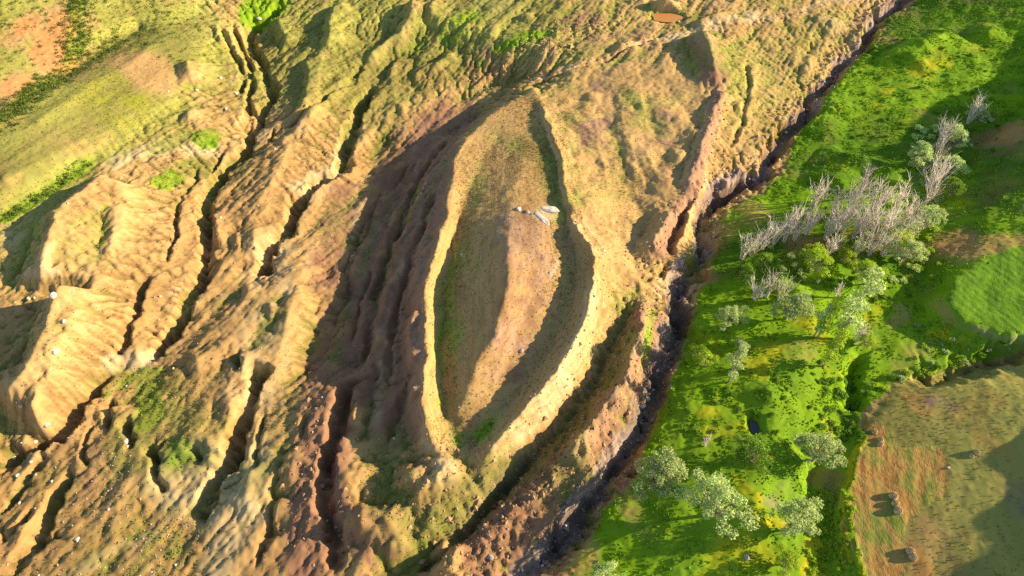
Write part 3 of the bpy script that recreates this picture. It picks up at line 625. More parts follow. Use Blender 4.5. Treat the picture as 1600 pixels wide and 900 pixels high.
for m in (MASKS_B[1], MASKS_C[0]): m *= 1 - far

NAY, NAX = HA.shape
co = np.empty((NAY, NAX, 3), np.float32); co[..., 0] = AX; co[..., 1] = AY; co[..., 2] = HA
dzy = np.gradient(HA, ay, axis=0); dzx = np.gradient(HA, ax, axis=1)
nrm = np.stack([-dzx, -dzy, np.ones_like(dzx)], -1); nrm /= np.linalg.norm(nrm, axis=-1, keepdims=True)
def ground_z(x, y):
    return float(lookup(H, x, y))

# ------------------------------------------------------------------ materials
def new_mat(name):
    m = bpy.data.materials.new(name); m.use_nodes = True
    nt = m.node_tree; nt.nodes.clear()
    out = nt.nodes.new('ShaderNodeOutputMaterial')
    return m, nt, out
class NB:
    def __init__(s, nt): s.nt = nt
    def n(s, typ, **kw):
        o = s.nt.nodes.new(typ)
        for k, v in kw.items(): setattr(o, k, v)
        return o
    def link(s, a, b): s.nt.links.new(a, b)
    def val(s, inp, v):
        if hasattr(v, 'is_output') or isinstance(v, bpy.types.NodeSocket): s.link(v, inp)
        else: inp.default_value = v
    def math(s, op, a, b=0.0, c=None):
        o = s.n('ShaderNodeMath', operation=op); s.val(o.inputs[0], a); s.val(o.inputs[1], b)
        if c is not None: s.val(o.inputs[2], c)
        return o.outputs[0]
    def mix(s, f, a, b, blend='MIX'):
        o = s.n('ShaderNodeMix', data_type='RGBA', blend_type=blend); s.val(o.inputs[0], f)
        for i, v in ((6, a), (7, b)):
            if isinstance(v, tuple): o.inputs[i].default_value = (*v, 1)
            else: s.link(v, o.inputs[i])
        return o.outputs[2]
    def noise(s, vec, scale, detail=4, rough=0.6, kind=None):
        o = s.n('ShaderNodeTexNoise')
        if kind: o.noise_type = kind; s.link(vec, o.inputs['Vector']); o.inputs['Scale'].default_value = scale
        o.inputs['Detail'].default_value = detail; o.inputs['Roughness'].default_value = rough
        return o.outputs['Fac']
    def step(s, v, a, b):
        o = s.n('ShaderNodeMapRange', interpolation_type='SMOOTHSTEP'); s.val(o.inputs[0], v)
        o.inputs[1].default_value = a; o.inputs[2].default_value = b
        return o.outputs[0]

def ground_material():
    m, nt, out = new_mat('valley_ground'); b = NB(nt)
    pos = b.n('ShaderNodeNewGeometry').outputs['Position']
    def attr(n):
        a = b.n('ShaderNodeAttribute', attribute_name=n); s = b.n('ShaderNodeSeparateColor'); b.link(a.outputs['Color'], s.inputs[0])
        return s.outputs[0], s.outputs[1], s.outputs[2], a.outputs['Alpha']
    lush, olive, red, pale = attr('cover_a'); orange, wet, straw, gold = attr('cover_b'); purple, crop, rocky, rill = attr('cover_c')
    nA = b.noise(pos, 0.22, 8, 0.72); nB = b.noise(pos, 0.9, 6, 0.7); nC = b.noise(pos, 3.2, 4, 0.7); nD = b.noise(pos, 0.06, 4, 0.6); nE = b.noise(pos, 0.085, 5, 0.65)
    def edge(mask, n, lo=0.32, hi=0.62, amt=0.7):
        return b.step(b.math('ADD', mask, b.math('MULTIPLY', b.math('SUBTRACT', n, 0.5), amt)), lo, hi)
    tan = b.mix(b.step(nA, 0.35, 0.65), (0.46, 0.267, 0.09), (0.56, 0.37, 0.14))
    tan = b.mix(b.step(nC, 0.45, 0.75), tan, (0.28, 0.15, 0.045))
    tan = b.mix(b.math('MULTIPLY', b.step(rill, 0.05, 0.6), 0.75), tan, b.mix(b.step(nB, 0.4, 0.6), (0.24, 0.13, 0.045), (0.30, 0.21, 0.06)))
    c = b.mix(edge(pale, nA, 0.25, 0.85, 1.1), tan, b.mix(nB, (0.53, 0.37, 0.16), (0.60, 0.46, 0.24)))
    c = b.mix(edge(red, nA, 0.30, 0.75), c, b.mix(b.step(nB, 0.4, 0.65), (0.30, 0.155, 0.08), (0.43, 0.26, 0.145)))
    c = b.mix(edge(orange, nB, 0.3, 0.7), c, b.mix(nB, (0.50, 0.19, 0.05), (0.62, 0.32, 0.12)))
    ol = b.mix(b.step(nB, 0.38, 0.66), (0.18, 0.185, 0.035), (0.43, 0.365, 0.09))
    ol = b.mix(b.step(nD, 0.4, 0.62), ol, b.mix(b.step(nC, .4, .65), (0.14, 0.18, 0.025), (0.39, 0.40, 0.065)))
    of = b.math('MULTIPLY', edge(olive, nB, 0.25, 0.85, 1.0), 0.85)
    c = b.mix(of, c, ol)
    c = b.mix(b.math('MULTIPLY', edge(wet, nB, 0.3, 0.7, 0.8), 0.9), c, b.mix(b.step(nC, 0.35, 0.68), (0.17, 0.115, 0.09), (0.36, 0.255, 0.20)))
    st = b.mix(b.step(nB, 0.36, 0.66), (0.42, 0.215, 0.055), (0.55, 0.34, 0.10))
    st = b.mix(b.step(b.math('ADD', nA, b.math('MULTIPLY', nC, 0.3)), 0.58, 0.78), st, (0.20, 0.22, 0.035))
    c = b.mix(edge(straw, nA, 0.3, 0.7), c, st)
    gr = b.mix(b.step(nB, 0.33, 0.68), (0.075, 0.18, 0.006), (0.30, 0.48, 0.006))
    gr = b.mix(b.step(nC, 0.5, 0.75), gr, (0.07, 0.20, 0.008))
    gr = b.mix(b.step(nD, 0.45, 0.62), gr, b.mix(nB, (0.09, 0.21, 0.008), (0.37, 0.53, 0.008)))
    gr = b.mix(b.math('MULTIPLY', b.step(nE, 0.48, 0.62), 0.55), gr, b.mix(nB, (0.03, 0.095, 0.012), (0.075, 0.18, 0.015)))
    c = b.mix(edge(lush, b.math('ADD', b.math('MULTIPLY', nA, 0.6), b.math('MULTIPLY', nB, 0.4)), 0.30, 0.72, 1.5), c, gr)
    c = b.mix(b.math('MULTIPLY', edge(gold, nA, 0.4, 0.9, 1.2), 0.7), c, b.mix(b.step(nC, 0.4, 0.6), (0.23, 0.30, 0.010), (0.48, 0.40, 0.012)))
    c = b.mix(b.math('MULTIPLY', edge(purple, nB, 0.35, 0.75), 0.8), c, (0.15, 0.09, 0.13))
    # crop rows
    sx = b.n('ShaderNodeSeparateXYZ'); b.link(pos, sx.inputs[0])
    rr = b.math('ADD', b.math('MULTIPLY', sx.outputs[0], math.cos(R(28))), b.math('MULTIPLY', sx.outputs[1], math.sin(R(28))))
    rows = b.step(b.math('ADD', b.math('SINE', b.math('MULTIPLY', rr, 2 * math.pi / 2.2)), b.math('MULTIPLY', nA, 4.0)), 0.2, 3.4)
    c = b.mix(b.step(crop, 0.35, 0.65), c, b.mix(rows, (0.115, 0.24, 0.014), (0.165, 0.31, 0.012)))
    # specks: dark tufts and pale grit on everything bare
    sp = b.step(b.noise(pos, 3.6, 3, 0.8), 0.60, 0.70); lt = b.step(b.noise(pos, 5.3, 2, 0.7), 0.66, 0.74)
    bare = b.math('SUBTRACT', 1.0, b.step(lush, 0.3, 0.6))
    c = b.mix(b.math('MULTIPLY', b.math('MULTIPLY', sp, bare), 0.55), c, (0.16, 0.11, 0.035))
    c = b.mix(b.math('MULTIPLY', b.math('MULTIPLY', lt, bare), 0.45), c, (0.62, 0.50, 0.33))
    # grain
    g = b.math('MULTIPLY_ADD', b.math('SUBTRACT', b.noise(pos, 1.7, 7, 0.85), 0.5), 1.4, 1.0)
    gm = b.n('ShaderNodeVectorMath', operation='SCALE'); b.link(c, gm.inputs[0]); b.link(g, gm.inputs['Scale'])
    p = b.n('ShaderNodeBsdfPrincipled'); b.link(gm.outputs[0], p.inputs['Base Color'])
    p.inputs['Roughness'].default_value = 0.95; p.inputs['Specular IOR Level'].default_value = 0.12
    h = b.math('ADD', b.math('MULTIPLY', b.noise(pos, 1.1, 6, 0.75), 0.8), b.math('MULTIPLY', b.noise(pos, 0.55, 6, 0.6, 'RIDGED_MULTIFRACTAL'), 0.16))
    bp = b.n('ShaderNodeBump'); bp.inputs['Strength'].default_value = 1.0; bp.inputs['Distance'].default_value = 0.75
    b.link(h, bp.inputs['Height']); b.link(bp.outputs[0], p.inputs['Normal'])
    b.link(p.outputs[0], out.inputs[0])
    return m
M_GROUND = ground_material()

def simple_mat(name, c1, c2, scale=3.0, rough=0.9, spec=0.15, bump=0.3, dist=0.1, obj_var=0.0):
    m, nt, out = new_mat(name); b = NB(nt)
    pos = b.n('ShaderNodeNewGeometry').outputs['Position']
    n = b.noise(pos, scale, 6, 0.7)
    c = b.mix(b.step(n, 0.32, 0.68), c1, c2)
    if obj_var:
        oi = b.n('ShaderNodeObjectInfo')
        sc = b.n('ShaderNodeVectorMath', operation='SCALE'); b.link(c, sc.inputs[0])
        b.link(b.math('MULTIPLY_ADD', oi.outputs['Random'], obj_var, 1 - obj_var / 2), sc.inputs['Scale']); c = sc.outputs[0]
    p = b.n('ShaderNodeBsdfPrincipled'); b.link(c, p.inputs['Base Color'])
    p.inputs['Roughness'].default_value = rough; p.inputs['Specular IOR Level'].default_value = spec
    bp = b.n('ShaderNodeBump'); bp.inputs['Strength'].default_value = bump; bp.inputs['Distance'].default_value = dist
    b.link(b.noise(pos, scale * 2.5, 5, 0.7), bp.inputs['Height']); b.link(bp.outputs[0], p.inputs['Normal'])
    b.link(p.outputs[0], out.inputs[0])
    return m
def leaf_mat(name, dark, light, trans=0.35):
    m, nt, out = new_mat(name); b = NB(nt)
    g = b.n('ShaderNodeNewGeometry'); oi = b.n('ShaderNodeObjectInfo')
    c = b.mix(g.outputs['Random Per Island'], dark, light)
    n = b.noise(g.outputs['Position'], 0.8, 3, 0.6)
    sc = b.n('ShaderNodeVectorMath', operation='SCALE'); b.link(c, sc.inputs[0])
    b.link(b.math('MULTIPLY', b.math('MULTIPLY_ADD', n, 0.8, 0.6), b.math('MULTIPLY_ADD', oi.outputs['Random'], 0.3, 0.85)), sc.inputs['Scale'])
    p = b.n('ShaderNodeBsdfPrincipled'); b.link(sc.outputs[0], p.inputs['Base Color']); p.inputs['Roughness'].default_value = 0.75; p.inputs['Specular IOR Level'].default_value = 0.2
    t = b.n('ShaderNodeBsdfTranslucent'); b.link(sc.outputs[0], t.inputs[0])
    mx = b.n('ShaderNodeMixShader'); mx.inputs[0].default_value = trans; b.link(p.outputs[0], mx.inputs[1]); b.link(t.outputs[0], mx.inputs[2])
    b.link(mx.outputs[0], out.inputs[0])
    return m
M_LEAF = leaf_mat('willow_leaves', (0.32, 0.43, 0.13), (0.72, 0.80, 0.32), 0.45)
M_LEAF_Y = leaf_mat('yellow_green_leaves', (0.28, 0.42, 0.02), (0.60, 0.72, 0.06), 0.45)
M_LEAF_D = leaf_mat('deep_green_leaves', (0.13, 0.27, 0.02), (0.34, 0.50, 0.05), 0.45)
M_GRASS = leaf_mat('meadow_blades', (0.08, 0.20, 0.008), (0.30, 0.46, 0.010), 0.35)
M_SCRUB = leaf_mat('dry_scrub', (0.17, 0.14, 0.03), (0.38, 0.29, 0.085), 0.25)
M_BARK = simple_mat('grey_bark', (0.30, 0.24, 0.17), (0.50, 0.42, 0.32), 2.0, obj_var=0.3)
M_BARE = simple_mat('bleached_branches', (0.62, 0.52, 0.40), (0.86, 0.76, 0.62), 1.2, obj_var=0.35)
M_ROCK = simple_mat('white_limestone', (0.46, 0.38, 0.28), (0.74, 0.66, 0.53), 1.2, bump=0.6, obj_var=0.25)
M_ROCKB = simple_mat('brown_boulder', (0.30, 0.215, 0.18), (0.50, 0.40, 0.34), 1.2, bump=0.6, obj_var=0.3)
M_HAYPILE = simple_mat('piled_hay', (0.58, 0.42, 0.20), (0.82, 0.64, 0.36), 4.0, bump=0.8, dist=0.15)
M_WATER, _nt, _out = new_mat('muddy_water'); _b = NB(_nt)
_p = _b.n('ShaderNodeBsdfPrincipled'); _p.inputs['Base Color'].default_value = (0.55, 0.24, 0.06, 1); _p.inputs['Roughness'].default_value = 0.35
_b.link(_p.outputs[0], _out.inputs[0])
M_WATER_D, _nt, _out = new_mat('stream_water'); _b = NB(_nt)
_p = _b.n('ShaderNodeBsdfPrincipled'); _p.inputs['Base Color'].default_value = (0.06, 0.05, 0.05, 1); _p.inputs['Roughness'].default_value = 0.08
_b.link(_p.outputs[0], _out.inputs[0])

# ------------------------------------------------------------------ mesh helpers
def mesh_np(name, verts, faces, mat, smooth=False):
    """verts (n,3); faces (m,k) with one k"""
    me = bpy.data.meshes.new(name)
    verts = np.asarray(verts, np.float32); faces = np.asarray(faces, np.int32); k = faces.shape[1]
    me.vertices.add(len(verts)); me.vertices.foreach_set('co', verts.ravel())
    me.loops.add(faces.size); me.loops.foreach_set('vertex_index', faces.ravel())
    me.polygons.add(len(faces)); me.polygons.foreach_set('loop_start', np.arange(len(faces), dtype=np.int32) * k)
    me.polygons.foreach_set('use_smooth', np.full(len(faces), smooth))
    me.materials.append(mat); me.update(calc_edges=True)
    return me
def link(name, me, parent=None, loc=None, rot=None, scale=None):
    o = bpy.data.objects.new(name, me); COL.objects.link(o); o.parent = parent
    if loc is not None: o.location = loc
    if rot is not None: o.rotation_euler = rot
    if scale is not None: o.scale = scale
    return o
def tag(o, label=None, cat=None, group=None, kind=None):
    for k, v in (('label', label), ('category', cat), ('group', group), ('kind', kind)):
        if v: o[k] = v
    return o

# ------------------------------------------------------------------ terrain objects: faces of the one sheet, sorted by what they are
vid = np.arange(NAY * NAX).reshape(NAY, NAX)
quads = np.stack([vid[:-1, :-1], vid[:-1, 1:], vid[1:, 1:], vid[1:, :-1]], -1)
kind = np.zeros((NAY - 1, NAX - 1), np.int8)
def facemask(M): 
    e = extend(M); return (e[:-1, :-1] + e[1:, 1:]) * 0.5 > 0.5
nearf = extend(np.ones_like(H)) * (dout < 1); nearf = nearf[:-1, :-1] > 0.5
ROAD = zero()
for px in ([(1405,-6),(1290,2),(1240,22),(1190,32),(1140,38),(1090,44),(1050,56),(1000,70),(950,88),(900,104),(860,116),(832,124)],[(330,228),(270,245),(220,262),(188,282)]):
    strokemask(ROAD, px, 2.2, 1.0)
kind[facemask(m_meadow)] = 1
kind[facemask(m_hay)] = 2
kind[facemask(m_crop)] = 3
kind[facemask(m_boat)] = 4
SB = zero(); strokemask(SB, STREAM, 3.6, 1.0)
kind[facemask(SB) & nearf] = 5
kind[facemask(ROAD) & nearf] = 6
names = ['ground', 'meadow', 'hay_field', 'crop_field', 'boat_shaped_hill', 'stream_bed', 'dirt_track']
labels = ['tan eroded badland slopes with gullies and dry grass', 'vivid green meadow along the right side of the stream', 'mown straw-coloured hay field at the lower right', 'bright green crop field with curved edge at the right', 'long boat-shaped earth hill with raised rim in the middle', 'dark rocky stream bed winding beside the green meadow', 'pale dirt track across the bare slopes']
cats = ['ground', 'meadow', 'field', 'field', 'hill', 'stream bed', 'track']
flat_co = co.reshape(-1, 3); flat_n = nrm.reshape(-1, 3)
attrs = [np.stack([m.ravel() for m in ms], -1).astype(np.float32) for ms in (MASKS_A, MASKS_B, MASKS_C)]
attrs[0][:, 3] = np.maximum(attrs[0][:, 3], extend(ROAD).ravel() * 0.5); attrs[0][:, 1] *= 1 - extend(ROAD).ravel() * 0.9
for k, nm in enumerate(names):
    q = quads[kind == k]
    used, inv = np.unique(q, return_inverse=True)
    me = mesh_np(nm, flat_co[used], inv.reshape(-1, 4), M_GROUND, True)
    for an, A in zip(('cover_a', 'cover_b', 'cover_c'), attrs):
        at = me.color_attributes.new(an, 'FLOAT_COLOR', 'POINT'); at.data.foreach_set('color', A[used].ravel())
    me.normals_split_custom_set_from_vertices(flat_n[used].tolist()) if k else None
    tag(link(nm, me), labels[k], cats[k], kind='structure')

# ------------------------------------------------------------------ water
def pool(name, c, rx, ry, z, mat, label, cat, seed):
    n = 40; th = np.linspace(0, 2 * np.pi, n, endpoint=False)
    rr = 1 + 0.10 * np.sin(3 * th + seed) + 0.06 * np.sin(5 * th + 2 * seed)
    v = np.stack([c[0] + rx * rr * np.cos(th), c[1] + ry * rr * np.sin(th), np.full(n, z)], -1)
    v = np.vstack([v, [[c[0], c[1], z]]])
    f = np.array([[k, (k + 1) % n, n] for k in range(n)])
    tag(link(name, mesh_np(name, v, f, mat)), label, cat, kind='structure')
pool('pond', PONDC, 6.4, 3.6, pz - 0.35, M_WATER, 'small muddy orange pond at the top of the valley', 'pond', 1.0)
pool('pond', POOLC, 1.2, 1.9, qz - 0.1, M_WATER_D, 'dark little pool among the green meadow plants', 'pond', 2.0)

# ------------------------------------------------------------------ plants
class MB:
    def __init__(s): s.v = []; s.f = []; s.n = 0
    def tube(s, pts, rad, k=4):
        pts = [np.array(p, float) for p in pts]; m = len(pts)
        for i, p in enumerate(pts):
            t = pts[min(i + 1, m - 1)] - pts[max(i - 1, 0)]; t /= np.linalg.norm(t) + 1e-9
            a = np.cross(t, [0.31, 0.95, 0.1]); a /= np.linalg.norm(a) + 1e-9; b_ = np.cross(t, a)
            for q in range(k):
                w = 2 * math.pi * q / k
                s.v.append(p + rad[i] * (a * math.cos(w) + b_ * math.sin(w)))
        for i in range(m - 1):
            for q in range(k):
                q2 = (q + 1) % k; o = s.n + i * k
                s.f.append((o + q, o + q2, o + k + q2, o + k + q))
        s.n += m * k
    def mesh(s, name, mat, smooth=True): return mesh_np(name, np.array(s.v), np.array(s.f), mat, smooth)
def leaf_quads(cent, size, rg, up=0.3, out=None):
    n = len(cent)
    nrm_ = rg.normal(size=(n, 3)); nrm_[:, 2] += up
    if out is not None: nrm_ += out * 1.2
    nrm_ /= np.linalg.norm(nrm_, axis=1, keepdims=True) + 1e-9
    a = np.cross(nrm_, rg.normal(size=(n, 3))); a /= np.linalg.norm(a, axis=1, keepdims=True) + 1e-9
    b_ = np.cross(nrm_, a)
    sz = (size * (0.6 + 0.8 * rg.random(n)))[:, None]
    a = a * sz; b_ = b_ * sz * 0.62
    v = np.stack([cent - a, cent - b_ * 0.9, cent + a, cent + b_ * 0.9], 1).reshape(-1, 3)
    return v, np.arange(4 * n).reshape(n, 4)
def clump_leaves(clumps, per, size, rg):
    C, O = [], []
    for c, r in clumps:
        n = int(per * r * r)
        d = rg.normal(size=(n, 3)); d[:, 2] = np.abs(d[:, 2]) * 0.9 - 0.25; d /= np.linalg.norm(d, axis=1, keepdims=True)
        q = (0.3 + 1.0 * rg.random(n) ** 0.7)[:, None]
        C.append(np.array(c) + d * q * r * np.array([1, 1, 0.85])); O.append(d)
    return leaf_quads(np.vstack(C), size, rg, 0.3, np.vstack(O))
def broadleaf(seed, mat, R_=6.0, Hc_=6.2, rz=3.6, n=36, per=120, size=0.23, lop=0.3):
    rg = np.random.default_rng(seed); clumps = []
    ang0 = rg.random() * 6.28
    for k in range(n):
        a = ang0 + k * 2.4 + rg.normal() * 0.3; q = math.sqrt((k + 0.5) / n)
        rr = R_ * q * 0.82 * (1 + lop * math.sin(2 * a + seed)) * (0.8 + 0.35 * rg.random())
        z = Hc_ + rz * (1 - q * q) * (0.5 + 0.6 * rg.random()) - 1.5 * q * rg.random()
        clumps.append(((rr * math.cos(a), rr * math.sin(a), z), (0.55 + 0.95 * rg.random() ** 1.5) * R_ / 6))
    v, f = clump_leaves(clumps, per, size, rg)
    crown = mesh_np('crown', v, f, mat)
    t = MB(); base = np.array([0, 0, -0.6]); fork = np.array([0.3 * rg.normal(), 0.3 * rg.normal(), Hc_ * 0.35])
    t.tube([base, (base + fork) / 2 + rg.normal(size=3) * 0.1, fork], [0.42, 0.34, 0.28], 6)
    for c, r in clumps:
        c = np.array(c); mid = fork * 0.5 + c * 0.5 + rg.normal(size=3) * 0.35; mid[2] = fork[2] * 0.55 + c[2] * 0.45
        t.tube([fork, mid, c], [0.19, 0.12, 0.04], 4)
    return crown, t.mesh('trunk', M_BARK)
def poplar(seed, mat):
    rg = np.random.default_rng(seed); clumps = []
    for k in range(20):
        z = 2.4 + k * 0.52; w = 1.15 * math.sin(math.pi * min(1, (k + 2) / 21)) ** 0.7
        clumps.append(((w * 0.8 * rg.normal() * 0.6, w * 0.8 * rg.normal() * 0.6, z), 0.55 + 0.35 * rg.random()))
    v, f = clump_leaves(clumps, 150, 0.20, rg)
    t = MB(); t.tube([(0, 0, -0.6), (0.15, 0.1, 5), (0.0, 0.2, 12.3)], [0.22, 0.16, 0.03], 5)
    for c, r in clumps[::2]: t.tube([(0.1, 0.1, c[2] - 1.2), c], [0.07, 0.02], 3)
    return mesh_np('crown', v, f, mat), t.mesh('trunk', M_BARK)
def bare_tree(seed, stems=7, twigs=18, height=8.5, spread=2.6, leaves=0, mat=None):
    rg = np.random.default_rng(seed); t = MB(); b_ = MB(); tips = []
    for k in range(stems):
        a = k * 2.4 + rg.normal() * 0.4; q = math.sqrt((k + 0.3) / stems)
        top = np.array([spread * q * math.cos(a), spread * q * math.sin(a), height * (0.72 + 0.35 * rg.random() - 0.2 * q)])
        p1 = top * np.array([0.25, 0.25, 0.35]) + rg.normal(size=3) * 0.15; p2 = top * np.array([0.62, 0.62, 0.68]) + rg.normal(size=3) * 0.25
        pts = [np.array([0.15 * math.cos(a), 0.15 * math.sin(a), -0.5]), p1, p2, top]
        t.tube(pts, [0.18, 0.125, 0.085, 0.03], 4)
        for j in range(twigs):
            u = 0.3 + 0.68 * rg.random(); s0 = p1 + (p2 - p1) * min(1, (u - .3) / .35) if u < .65 else p2 + (top - p2) * (u - .65) / .35
            d = np.array([rg.normal() * 0.55, rg.normal() * 0.55, 0.9 + 0.6 * rg.random()]); L = 0.9 + 1.6 * rg.random()
            e = s0 + d * L * 0.8; m_ = s0 + d * L * 0.45 + rg.normal(size=3) * 0.12
            b_.tube([s0, m_, e], [0.042, 0.03, 0.012], 3); tips.append(e)
    lv = None
    if leaves:
        k = rg.choice(len(tips), int(len(tips) * leaves), replace=False)
        C = np.repeat(np.array(tips)[k], 9, 0) + rg.normal(size=(9 * len(k), 3)) * 0.35
        lv = mesh_np('leaves', *leaf_quads(C, 0.20, rg), mat or M_LEAF)
    return t.mesh('trunk', M_BARE), b_.mesh('branches', M_BARE), lv
def shrub(seed, mat, r=1.0, n=420):
    rg = np.random.default_rng(seed)
    cl = [((rg.normal() * r * 0.45, rg.normal() * r * 0.45, r * (0.25 + 0.35 * rg.random())), r * (0.4 + 0.3 * rg.random())) for _ in range(6)]
    v, f = clump_leaves(cl, n / (6 * 0.3 * r * r), 0.17 * r, rg)
    return mesh_np('shrub', v, f, mat)

BROAD = {'pale': [broadleaf(s_, M_LEAF, lop=0.3) for s_ in (1, 2, 3, 8, 9)], 'yellow': [broadleaf(s_, M_LEAF_Y) for s_ in (4, 5)],
         'deep': [broadleaf(s_, M_LEAF_D, lop=0.1) for s_ in (6, 7)]}
POPL = [poplar(21, M_LEAF_Y), poplar(22, M_LEAF)]
BARE = [bare_tree(31), bare_tree(32, 6, 18, 9.5, 2.2), bare_tree(33, 8, 22, 7.5, 3.0), bare_tree(34, 7, 14, 8, 2.6, 0.25, M_LEAF), bare_tree(35, 8, 13, 7.5, 2.8, 0.75, M_LEAF_Y)]
SHRUB = [shrub(41, M_LEAF_Y), shrub(42, M_LEAF), shrub(43, M_LEAF_D)]
def place(name, parts, px, py, scale, hc, label, cat, group, rz=None, sz=1.0, tilt=(0, 0)):
    x, y = P(px, py, hc * scale * sz); z = ground_z(x, y)
    e = bpy.data.objects.new(name, None); COL.objects.link(e); e.empty_display_size = 0.5
    e.location = (x, y, z - 0.05); e.scale = (scale, scale, scale * sz)
    e.rotation_euler = (tilt[0], tilt[1], random.uniform(0, 6.28) if rz is None else rz)
    for me in parts:
        if me is not None: link(me.name.split('.')[0], me, e)
    return tag(e, label, cat, group)
def px_per_m(px, py):
    x, y = P(px, py); z = ground_z(x, y)
    return FPX / (y * CP + (CAM_H - z) * SP)

# leafy trees: crown centre, crown width in pixels, kind, variant, label
LEAFY = [
 (1122,780,92,'pale',0,'largest pale green willow, with a notched crown, lower middle of the meadow'),
 (1030,738,80,'pale',1,'pale green willow leaning over the stream bank at the meadow edge'),
 (1176,704,62,'deep',0,'round darker green tree beside the dark little pool'),
 (1283,700,68,'pale',4,'tall grey-green willow beside the hay field corner'),
 (1250,808,72,'pale',3,'grey-green willow standing just below the tall one beside the hay field'),
 (1232,874,44,'yellow',0,'small bushy tree at the bottom edge under a grey-green willow'),
 (945,898,52,'pale',3,'pale bushy willow cut off by the bottom edge of the photo'),
 (1144,492,44,'pale',0,'small pale tree standing alone between stream and thicket'),
 (1277,402,54,'yellow',1,'bright green tree at the front of the bare thicket'),
 (1313,372,28,'yellow',0,'narrow bright green tree squeezed among bare stems of the thicket'),
 (1240,476,58,'pale',1,'half-leafed bushy tree below the thicket with bare twigs on its left'),
 (1362,424,46,'yellow',0,'yellow-green tree at the lower right corner of the thicket'),
 (1496,212,46,'pale',2,'rounded green tree at the top of the tree line by the dark slope'),
 (1490,256,42,'pale',0,'pale green tree in the middle of the tree line by the dark slope'),
 (1492,290,36,'deep',1,'green tree at the foot of the tree line by the dark slope'),
 (1440,238,40,'pale',1,'pale loose tree on the meadow side of the tree line'),
 (1455,336,46,'pale',2,'pale leafy tree where the thicket meets the tree line'),
 (1420,388,50,'pale',0,'grey-green tree on the lower right flank of the thicket'),
 (1166,424,38,'deep',0,'dark green tree at the left tip of the thicket'),
 (1197,408,40,'deep',1,'dark round tree under the left row of bare trees'),
 (1355,528,32,'yellow',1,'small round tree on a leaning trunk beside the green trough'),
 (1100,556,40,'yellow',0,'low yellow-green bush tree near the stream, left of a thin poplar'),
 (1160,538,26,'pale',1,'tiny pale tree just above a thin poplar'),
 (1532,178,30,'pale',0,'small half-bare tree near the right edge above the tree line'),
 (1556,180,20,'yellow',1,'slim light green tree near the right edge above the tree line'),
 (1325,398,30,'yellow',1,'light green tree in the middle front of the thicket'),
]
for px, py, w, k, v, lab in LEAFY:
    sc_ = w / px_per_m(px, py) / 11.0
    place('leafy_tree', BROAD[k][v], px, py, sc_, 6.8, lab, 'tree', 'leafy trees in the meadow')
for px, py, hpx, v, lab in [(1296,496,60,0,'left one of two slender poplars standing together in the meadow'),(1338,478,95,1,'tallest slender poplar, beside the yellow-green tree'),(1304,545,56,0,'short poplar below the pair of slender poplars'),(1150,570,58,1,'thin lone poplar near the stream side of the meadow'),(1286,500,50,1,'thin companion poplar with sparse leaves')]:
    s_ = px_per_m(px, py); place('poplar', POPL[v], px, py, hpx / (12.5 * s_ * 0.62), 6.5, lab, 'poplar', 'slender poplars in the meadow')
ORD = ['first','second','third','fourth','fifth','sixth','seventh','eighth','ninth','tenth','eleventh','twelfth']
for row, pts in [
 ('along the upper edge of the thicket', [(1280,302,50,0),(1308,318,46,1),(1336,312,56,0),(1352,284,46,1),(1375,304,56,2),(1404,310,50,1),(1424,326,44,2)]),
 ('in the left row of the thicket', [(1166,384,42,3),(1182,378,44,2),(1200,368,48,1),(1216,362,44,0),(1236,352,50,1),(1252,350,50,2),(1268,346,40,0)]),
 ('in the middle row of the thicket', [(1300,352,46,0),(1320,338,56,2),(1344,348,50,1),(1362,342,52,2),(1386,346,52,0),(1408,352,50,2),(1432,350,46,3)]),
 ('in the front row of the thicket', [(1300,385,36,0),(1345,382,40,3),(1370,376,46,2),(1390,380,42,3),(1408,376,42,4)]),
 ('in the clump below the thicket', [(1186,450,40,2),(1206,446,44,1),(1226,452,40,3)]),
 ('along the tree line by the dark slope', [(1470,232,40,1),(1478,204,44,0),(1466,268,50,2),(1456,300,50,1),(1525,170,36,0)]),
 ('scattered on the meadow beyond the trees', [(1104,690,24,1),(1345,520,34,0),(1310,455,26,1)]),
]:
    pts = sorted(pts)
    for i, (px, py, hpx, v) in enumerate(pts):
        s_ = px_per_m(px, py); sc_ = hpx / (8.5 * s_ * 0.78)
        place('bare_tree', BARE[v], px, py, sc_, 4.5, ORD[i] + ' bleached bare tree from the left ' + row, 'bare tree', 'bare trees of the thicket', sz=random.uniform(0.9, 1.1))
# shrubs that show as single light dots
def shrub_at(px, py, w, v, label, group):
    s_ = w / px_per_m(px, py) / 2.0; x, y = P(px, py)
    o = link('shrub', SHRUB[v], None, (x, y, ground_z(x, y) - 0.1), (0, 0, random.uniform(0, 6.28)), (s_, s_, s_ * 0.9))
    tag(o, label, 'shrub', group)
ORD += ['thirteenth','fourteenth','fifteenth','sixteenth','seventeenth','eighteenth','nineteenth','twentieth']
def size_word(w): return 'tiny' if w < 6.5 else ('small' if w < 8 else ('middling' if w < 10 else 'broad'))
spots = []
while len(spots) < 18:
    q = (random.gauss(1462, 24), random.gauss(530, 20))
    if 492 < q[1] < 572 and all(math.hypot(q[0] - p[0], q[1] - p[1]) > 7 for p in spots): spots.append(q)
for i, (px, py) in enumerate(sorted(spots)):
    w = random.uniform(5, 9); shrub_at(px, py, w, i % 2, f'{size_word(w)} light green shrub, {ORD[i]} from the left on the slope below the crop field', 'shrubs below the crop field')
for i in range(18):
    u = (i + random.uniform(-0.3, 0.3)) / 17; w = random.uniform(7, 13)
    shrub_at(1385 + 190 * u, 600 - 58 * u + random.gauss(0, 5), w, (0, 2, 1)[i % 3], f'{size_word(w)} shrub, {ORD[i]} from the left along the gully under the crop field', 'shrubs lining the gully')
